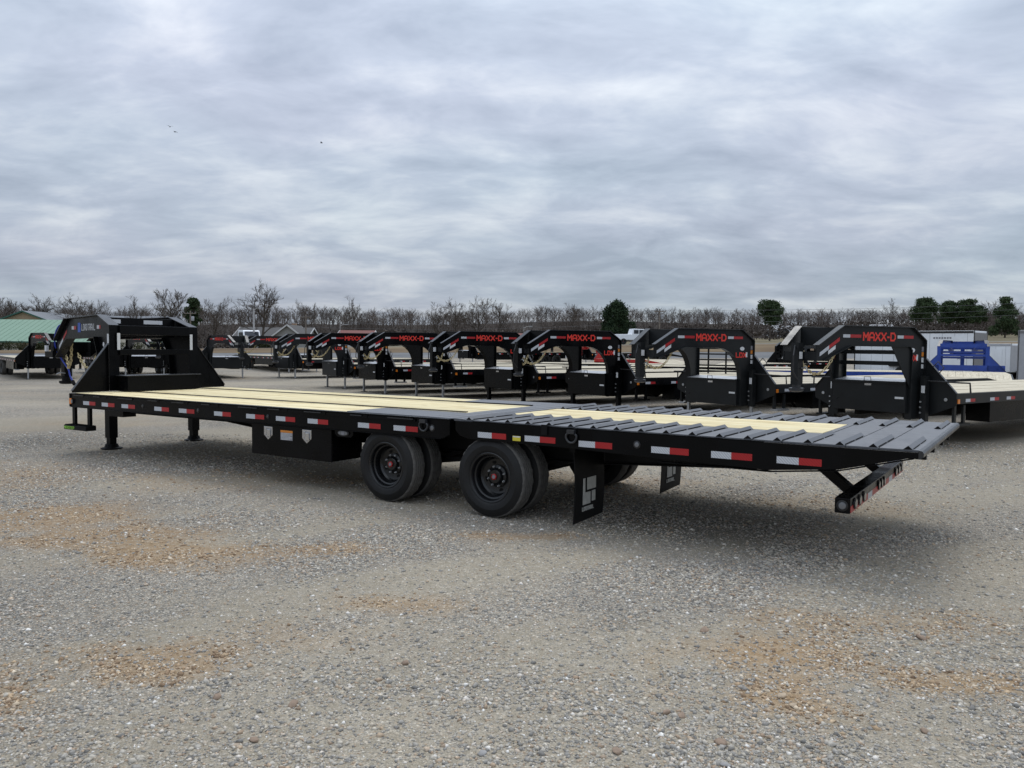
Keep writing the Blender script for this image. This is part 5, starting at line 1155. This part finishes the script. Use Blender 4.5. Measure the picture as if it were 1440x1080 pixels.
def evergreen(px, Y, top_y, width_px, kind, label, seed):
    rs = np.random.RandomState(seed); X = at(px, Y); z0 = H(X, Y); yh = 488 + 0.0101 * (px - 720); h = CAM_H + (yh - top_y) * Y / 1123.8 - z0; w = width_px * Y / 1123.8 / 2
    T = empty('cedar_tree' if kind == 'cedar' else 'pine_tree', (X, Y, z0)); tag(T, label, 'tree', 'evergreens along the road')
    if kind == 'cedar':
        bl = []
        for k in range(46):
            t = rs.uniform(0.08, 0.97); prof = (math.sin(math.pi * min(1, (t * 0.80 + 0.16))) ** 0.7); a = rs.uniform(0, 6.283); rr = w * prof * rs.uniform(0.45, 0.8); q = w * rs.uniform(0.22, 0.36) * (0.5 + 0.5 * prof)
            bl.append((rr * math.cos(a), rr * math.sin(a), h * t, q, q, q * 1.05))
        V, F = leaf_cloud(rs, bl, 15000, 0.042 * h)
    else:
        bl = []
        for k in range(64):
            t = rs.uniform(0.14, 0.97) if kind == 'full' else rs.uniform(0.46, 0.96); prof = (1.03 - t) ** 0.6 * 1.1 if kind == 'full' else math.sqrt(max(0.05, 1 - ((t - 0.66) / 0.36) ** 2)); a = k * 2.4; rr = w * min(1, prof) * rs.uniform(0.1, 0.92); q = w * rs.uniform(0.15, 0.30)
            bl.append((rr * math.cos(a), rr * math.sin(a), h * t, q, q, q * 0.85))
        bl.append((0, 0, h * 0.95, w * (0.28 if kind == 'full' else 0.5), w * 0.4, h * 0.05))
        V, F = leaf_cloud(rs, bl, 12000, 0.034 * h, 0.8)
    me = np_mesh('crown', V, F, ['cedar' if kind == 'cedar' else 'needles'])
    mb = MB(); mb.tube([(0, 0, -0.3), (0.03 * w, 0, h * 0.5), (0, 0, h * 0.96)], [h * 0.022, h * 0.015, h * 0.004], 8)
    for b in bl[::2]: mb.tube([(0, 0, b[2] - h * 0.04), (b[0], b[1], b[2])], [h * 0.006, h * 0.003], 4)
    build(mb, 'trunk', 'bark', T); link('crown', me, T)
evergreen(865, 112, 426, 50, 'cedar', 'round dark cedar standing alone near the middle', 3)
evergreen(272, 135, 420, 24, 'pine', 'small round dark evergreen above the front trailer\'s deck', 5)
evergreen(1081, 125, 423, 38, 'pine', 'lone pine with open crown, right of the cedar', 7)
evergreen(1297, 135, 420, 42, 'pine', 'leftmost pine of the group above the white cargo trailer', 9)
evergreen(1333, 140, 425, 34, 'pine', 'second pine of the group above the white cargo trailer', 12)
evergreen(1358, 138, 422, 32, 'pine', 'third and tallest pine of the group above the white cargo trailer', 14)
evergreen(1411, 125, 419, 42, 'full', 'tall full pine near the right edge', 16)
evergreen(1372, 150, 431, 26, 'pine', 'short pine at the right end of the pine group above the cargo trailer', 18)

def bush(px, Y, w, h, label, mat, seed, n=1800):
    rs = np.random.RandomState(seed); X = at(px, Y); z0 = H(X, Y); bl = []
    for k in range(max(3, int(w * 2))): bl.append((rs.uniform(-w / 2, w / 2), rs.uniform(-0.6, 0.6), h * rs.uniform(0.3, 0.62), h * 0.5, h * 0.5, h * 0.42))
    V, F = leaf_cloud(rs, bl, n, 0.16, 1.0); o = link('hedge', np_mesh('hedge', V, F, [mat]), None, (X, Y, z0)); tag(o, label, 'hedge', 'hedges along the far road'); return o
bush(10, 104, 4.6, 1.3, 'dark green hedge before the cream building, cut by the left edge', 'hedge', 1)
bush(42, 105, 2.6, 0.9, 'short brownish hedge before the cream building, second from left', 'brush', 2)
bush(64, 104, 2.4, 1.1, 'patchy hedge before the cream building, nearest the front trailer\'s neck', 'hedge', 3)
bush(190, 106, 6.0, 1.1, 'dark hedge seen through the front trailer\'s neck', 'hedge', 4)
bush(362, 94, 3.6, 0.75, 'low dark hedge in front of the white van', 'hedge', 5)
bush(402, 97, 2.6, 0.9, 'low dark hedge in front of the grey house', 'hedge', 6)
bush(120, 100, 3.0, 0.8, 'tawny brush clump behind the front trailer\'s neck', 'brush', 7)

# the far wood: one mass of leafless trees
def forest():
    rs = np.random.RandomState(2); var = []
    for k in range(6):
        o = bare(300 + k, (6, 6, 5), 9.0, twig=0.027, spread=[0.9, 1.1, 1.2, 1.0, 1.15, 0.85][k], up=0.25, trunk=0.15, low=0.10, lite=True)
        V = np.array(o[0][0] + o[1][0]); F = np.array(o[0][1] + [tuple(i + len(o[0][0]) for i in f) for f in o[1][1]]); var.append((V / V[:, 2].max(), F))
    VV = []; FF = []; off = 0
    for i in range(1480):
        Y = 155 + 145 * rs.rand() ** 0.8 if i % 5 < 3 else 290 + 50 * rs.rand(); u = rs.uniform(-0.78, 0.78); X = u * Y
        if Y < 172 and -0.66 < u < -0.50: continue
        if Y < 190 and 0.30 < u < 0.50: continue
        V, F = var[rs.randint(6)]; t = rs.rand() * 6.283; h = rs.uniform(4.6, 6.8) * (1.10 if u < -.1 else 0.95) * (0.85 + 0.4 * float(fbm(np.array(X * 0.03 + 50), np.array(Y * 0.03), 3))); w = h * rs.uniform(1.0, 1.5)
        c, s = math.cos(t), math.sin(t); P = np.stack([(V[:, 0] * c - V[:, 1] * s) * w + X, (V[:, 0] * s + V[:, 1] * c) * w + Y, V[:, 2] * h + H(X, Y) - 0.1], 1)
        VV.append(P); FF.append(F + off); off += len(P)
    V = np.concatenate(VV); F = np.concatenate(FF)
    o = link('woodland', np_mesh('woodland', V, F, ['forest'])); tag(o, 'far leafless grey brown wood along the whole skyline', 'wood', kind='stuff')
    # underbrush at its foot
    bl = []
    for i in range(520):
        Y = rs.uniform(146, 260); u = rs.uniform(-0.78, 0.78); X = u * Y; h = rs.uniform(1.2, 3.2)
        bl.append((X, Y, H(X, Y) + h * 0.4, h * 1.1, h * 0.8, h * 0.6))
    V, F = leaf_cloud(rs, bl, 60000, 0.55, 1.6); o = link('underbrush', np_mesh('underbrush', V, F, ['forest'])); tag(o, 'brown leafless underbrush at the foot of the far wood', 'brush', kind='stuff')
forest()

# ------------------------------------------------------------------ birds
for i, (px, py, lab, b) in enumerate(((242, 183, 'upper left bird of the pair in the sky', 0.5), (249, 190, 'lower right bird of the pair in the sky', -0.4), (452, 205, 'single bird flying apart from the pair', 0.3))):
    Y = 120; X = at(px, Y); Z = CAM_H + (488 + 0.0101 * (px - 720) - py) * Y / 1123.8
    T = empty('bird', (X, Y, Z), R(40 + 25 * i)); tag(T, lab, 'bird', 'birds in the sky')
    build(MB().lathe([(0, -0.22), (0.05, -0.15), (0.07, 0), (0.04, 0.15), (0, 0.2)], (0, 0, 0), 8), 'body', 'bird', T)
    for s in (1, -1): build(MB().add([(0, -0.08, 0.02), (0, 0.09, 0.02), (s * 0.24, 0.08, 0.10 + b * 0.08), (s * 0.24, -0.06, 0.10 + b * 0.08), (s * 0.5, -0.10, 0.02 + b * 0.2)], [(0, 1, 2, 3), (3, 2, 4)]), 'wing', 'bird', T)

# ------------------------------------------------------------------ loose stones
def stone_shapes(k, seed):
    rs = np.random.RandomState(seed); ph = (1 + 5 ** .5) / 2
    base = np.array([(-1, ph, 0), (1, ph, 0), (-1, -ph, 0), (1, -ph, 0), (0, -1, ph), (0, 1, ph), (0, -1, -ph), (0, 1, -ph), (ph, 0, -1), (ph, 0, 1), (-ph, 0, -1), (-ph, 0, 1)]) / 1.902
    F = np.array([(0, 11, 5), (0, 5, 1), (0, 1, 7), (0, 7, 10), (0, 10, 11), (1, 5, 9), (5, 11, 4), (11, 10, 2), (10, 7, 6), (7, 1, 8), (3, 9, 4), (3, 4, 2), (3, 2, 6), (3, 6, 8), (3, 8, 9), (4, 9, 5), (2, 4, 11), (6, 2, 10), (8, 6, 7), (9, 8, 1)])
    return [base * rs.uniform(0.70, 1.22, (12, 1)) * np.array([1.0, rs.uniform(0.65, 0.95), rs.uniform(0.45, 0.75)]) for _ in range(k)], F
def chip_shapes(k, seed):
    """angular crushed-stone chips: jittered eight-sided solids"""
    rs = np.random.RandomState(seed); base = np.array([(1, 0, 0), (0, 1, 0), (-1, 0, 0), (0, -1, 0), (0, 0, 1), (0, 0, -1)], float)
    F = np.array([(0, 1, 4), (1, 2, 4), (2, 3, 4), (3, 0, 4), (1, 0, 5), (2, 1, 5), (3, 2, 5), (0, 3, 5)])
    return np.array([(base * rs.uniform(0.75, 1.25, (6, 1)) + rs.uniform(-0.28, 0.28, (6, 3))) * np.array([1.0, rs.uniform(0.6, 0.95), rs.uniform(0.55, 0.85)]) for _ in range(k)]), F
def scatter(name, n, seed, sizes, mat, use_clay, label):
    rs = np.random.RandomState(seed); shp, F = chip_shapes(24, 5); nv = 6
    Y = 2.7 + 11.3 * rs.rand(n) ** 2.2; X = (rs.rand(n) * 2 - 1) * (0.67 * Y + 0.3)
    clay, dust, coarse, tone = lot_masks(X, Y); dens = (0.30 + 0.70 * coarse) * (1 - 0.62 * dust) * (1 - 0.5 * clay)
    if use_clay: dens = clay * (0.20 + 0.80 * sstep(0.45, 0.62, fbm(X * 2.2 + 5, Y * 2.2, 4)))
    keep = rs.rand(n) < dens; X, Y = X[keep], Y[keep]; m = len(X)
    r = np.exp(rs.normal(math.log(sizes[0]), sizes[1], m)).clip(0.0035, sizes[2]) * (1 + 0.06 * np.clip(Y - 5, 0, 8))
    t = rs.rand(m) * 6.283; S = shp[rs.randint(24, size=m)]; c, s = np.cos(t)[:, None], np.sin(t)[:, None]
    tilt = rs.normal(0, 0.5, (m, 1)); x = S[:, :, 0] * c - S[:, :, 1] * s; y = S[:, :, 0] * s + S[:, :, 1] * c; z = S[:, :, 2] + x * tilt * 0.5
    P = np.stack([x * r[:, None] + X[:, None], y * r[:, None] + Y[:, None], z * 0.8 * r[:, None] + (r * 0.02)[:, None]], -1).reshape(-1, 3)
    FF = (F[None] + nv * np.arange(m)[:, None, None]).reshape(-1, 3)
    o = link(name, np_mesh(name, P, FF, [mat])); tag(o, label, 'gravel', kind='stuff')
scatter('gravel', 340000, 21, (0.0080, 0.42, 0.024), 'stones', False, 'loose grey gravel stones covering the lot in the foreground')
scatter('clay_gravel', 200000, 22, (0.0082, 0.45, 0.024), 'clay_stones', True, 'loose tan stones lying in the clay patches')

def big_stone(x, y, r, mat, seed, label):
    rs = np.random.RandomState(seed); (s,), F = stone_shapes(1, seed); V = s * r * np.array([1.25, 1.0, 0.75])
    o = link('stone', np_mesh('stone', V, F, [mat]), None, (x, y, r * 0.18), (rs.uniform(-.2, .2), rs.uniform(-.2, .2), rs.rand() * 6)); o.modifiers.new('bevel', 'BEVEL').width = r * 0.12; o.modifiers['bevel'].segments = 2
    tag(o, label, 'stone', 'larger loose stones')
plain('stone_brown', (0.27, 0.195, 0.14), 0.85, var=0.3, vscale=30, bump=0.4, bscale=60); plain('stone_tan', (0.42, 0.33, 0.23), 0.85, var=0.25, vscale=30, bump=0.4, bscale=60); plain('stone_grey', (0.32, 0.31, 0.30), 0.85, var=0.25, vscale=30, bump=0.4, bscale=60)
for i, (x, y, r, m, lab) in enumerate(((0.86, 3.15, 0.036, 'stone_brown', 'largest brown stone at the bottom, right of the middle'), (0.69, 3.42, 0.030, 'stone_brown', 'flat brown stone up and left of the largest brown one'), (0.75, 3.39, 0.020, 'stone_brown', 'small brown stone touching the flat brown one'),
        (1.25, 3.59, 0.034, 'stone_tan', 'pale tan stone topmost in the clay patch at right'), (1.27, 3.50, 0.026, 'stone_tan', 'pale tan stone lower in the clay patch at right'), (0.43, 3.08, 0.025, 'stone_brown', 'round brown stone near the bottom, left of the largest brown one'),
        (1.74, 3.27, 0.024, 'stone_brown', 'brown stone alone at the lower right'), (-0.95, 3.46, 0.034, 'stone_brown', 'flat brown stone at the lower left of the middle'), (-0.52, 3.93, 0.030, 'stone_brown', 'long brown stone in the gravel left of the middle'),
        (-1.02, 3.14, 0.023, 'stone_brown', 'brown stone at the bottom left, nearest the frame edge'), (-1.31, 3.52, 0.028, 'stone_brown', 'brown stone left of the flat brown one at lower left'), (2.28, 4.35, 0.036, 'stone_brown', 'brown stone at the right, beyond the clay patch'),
        (1.10, 4.44, 0.032, 'stone_brown', 'brown stone at the far edge of the clay patch'), (0.83, 2.98, 0.024, 'stone_grey', 'grey stone directly below the largest brown one'), (-0.1, 3.05, 0.024, 'stone_grey', 'grey stone at the bottom near the middle'))):
    big_stone(x, y, r, m, 40 + i, lab)
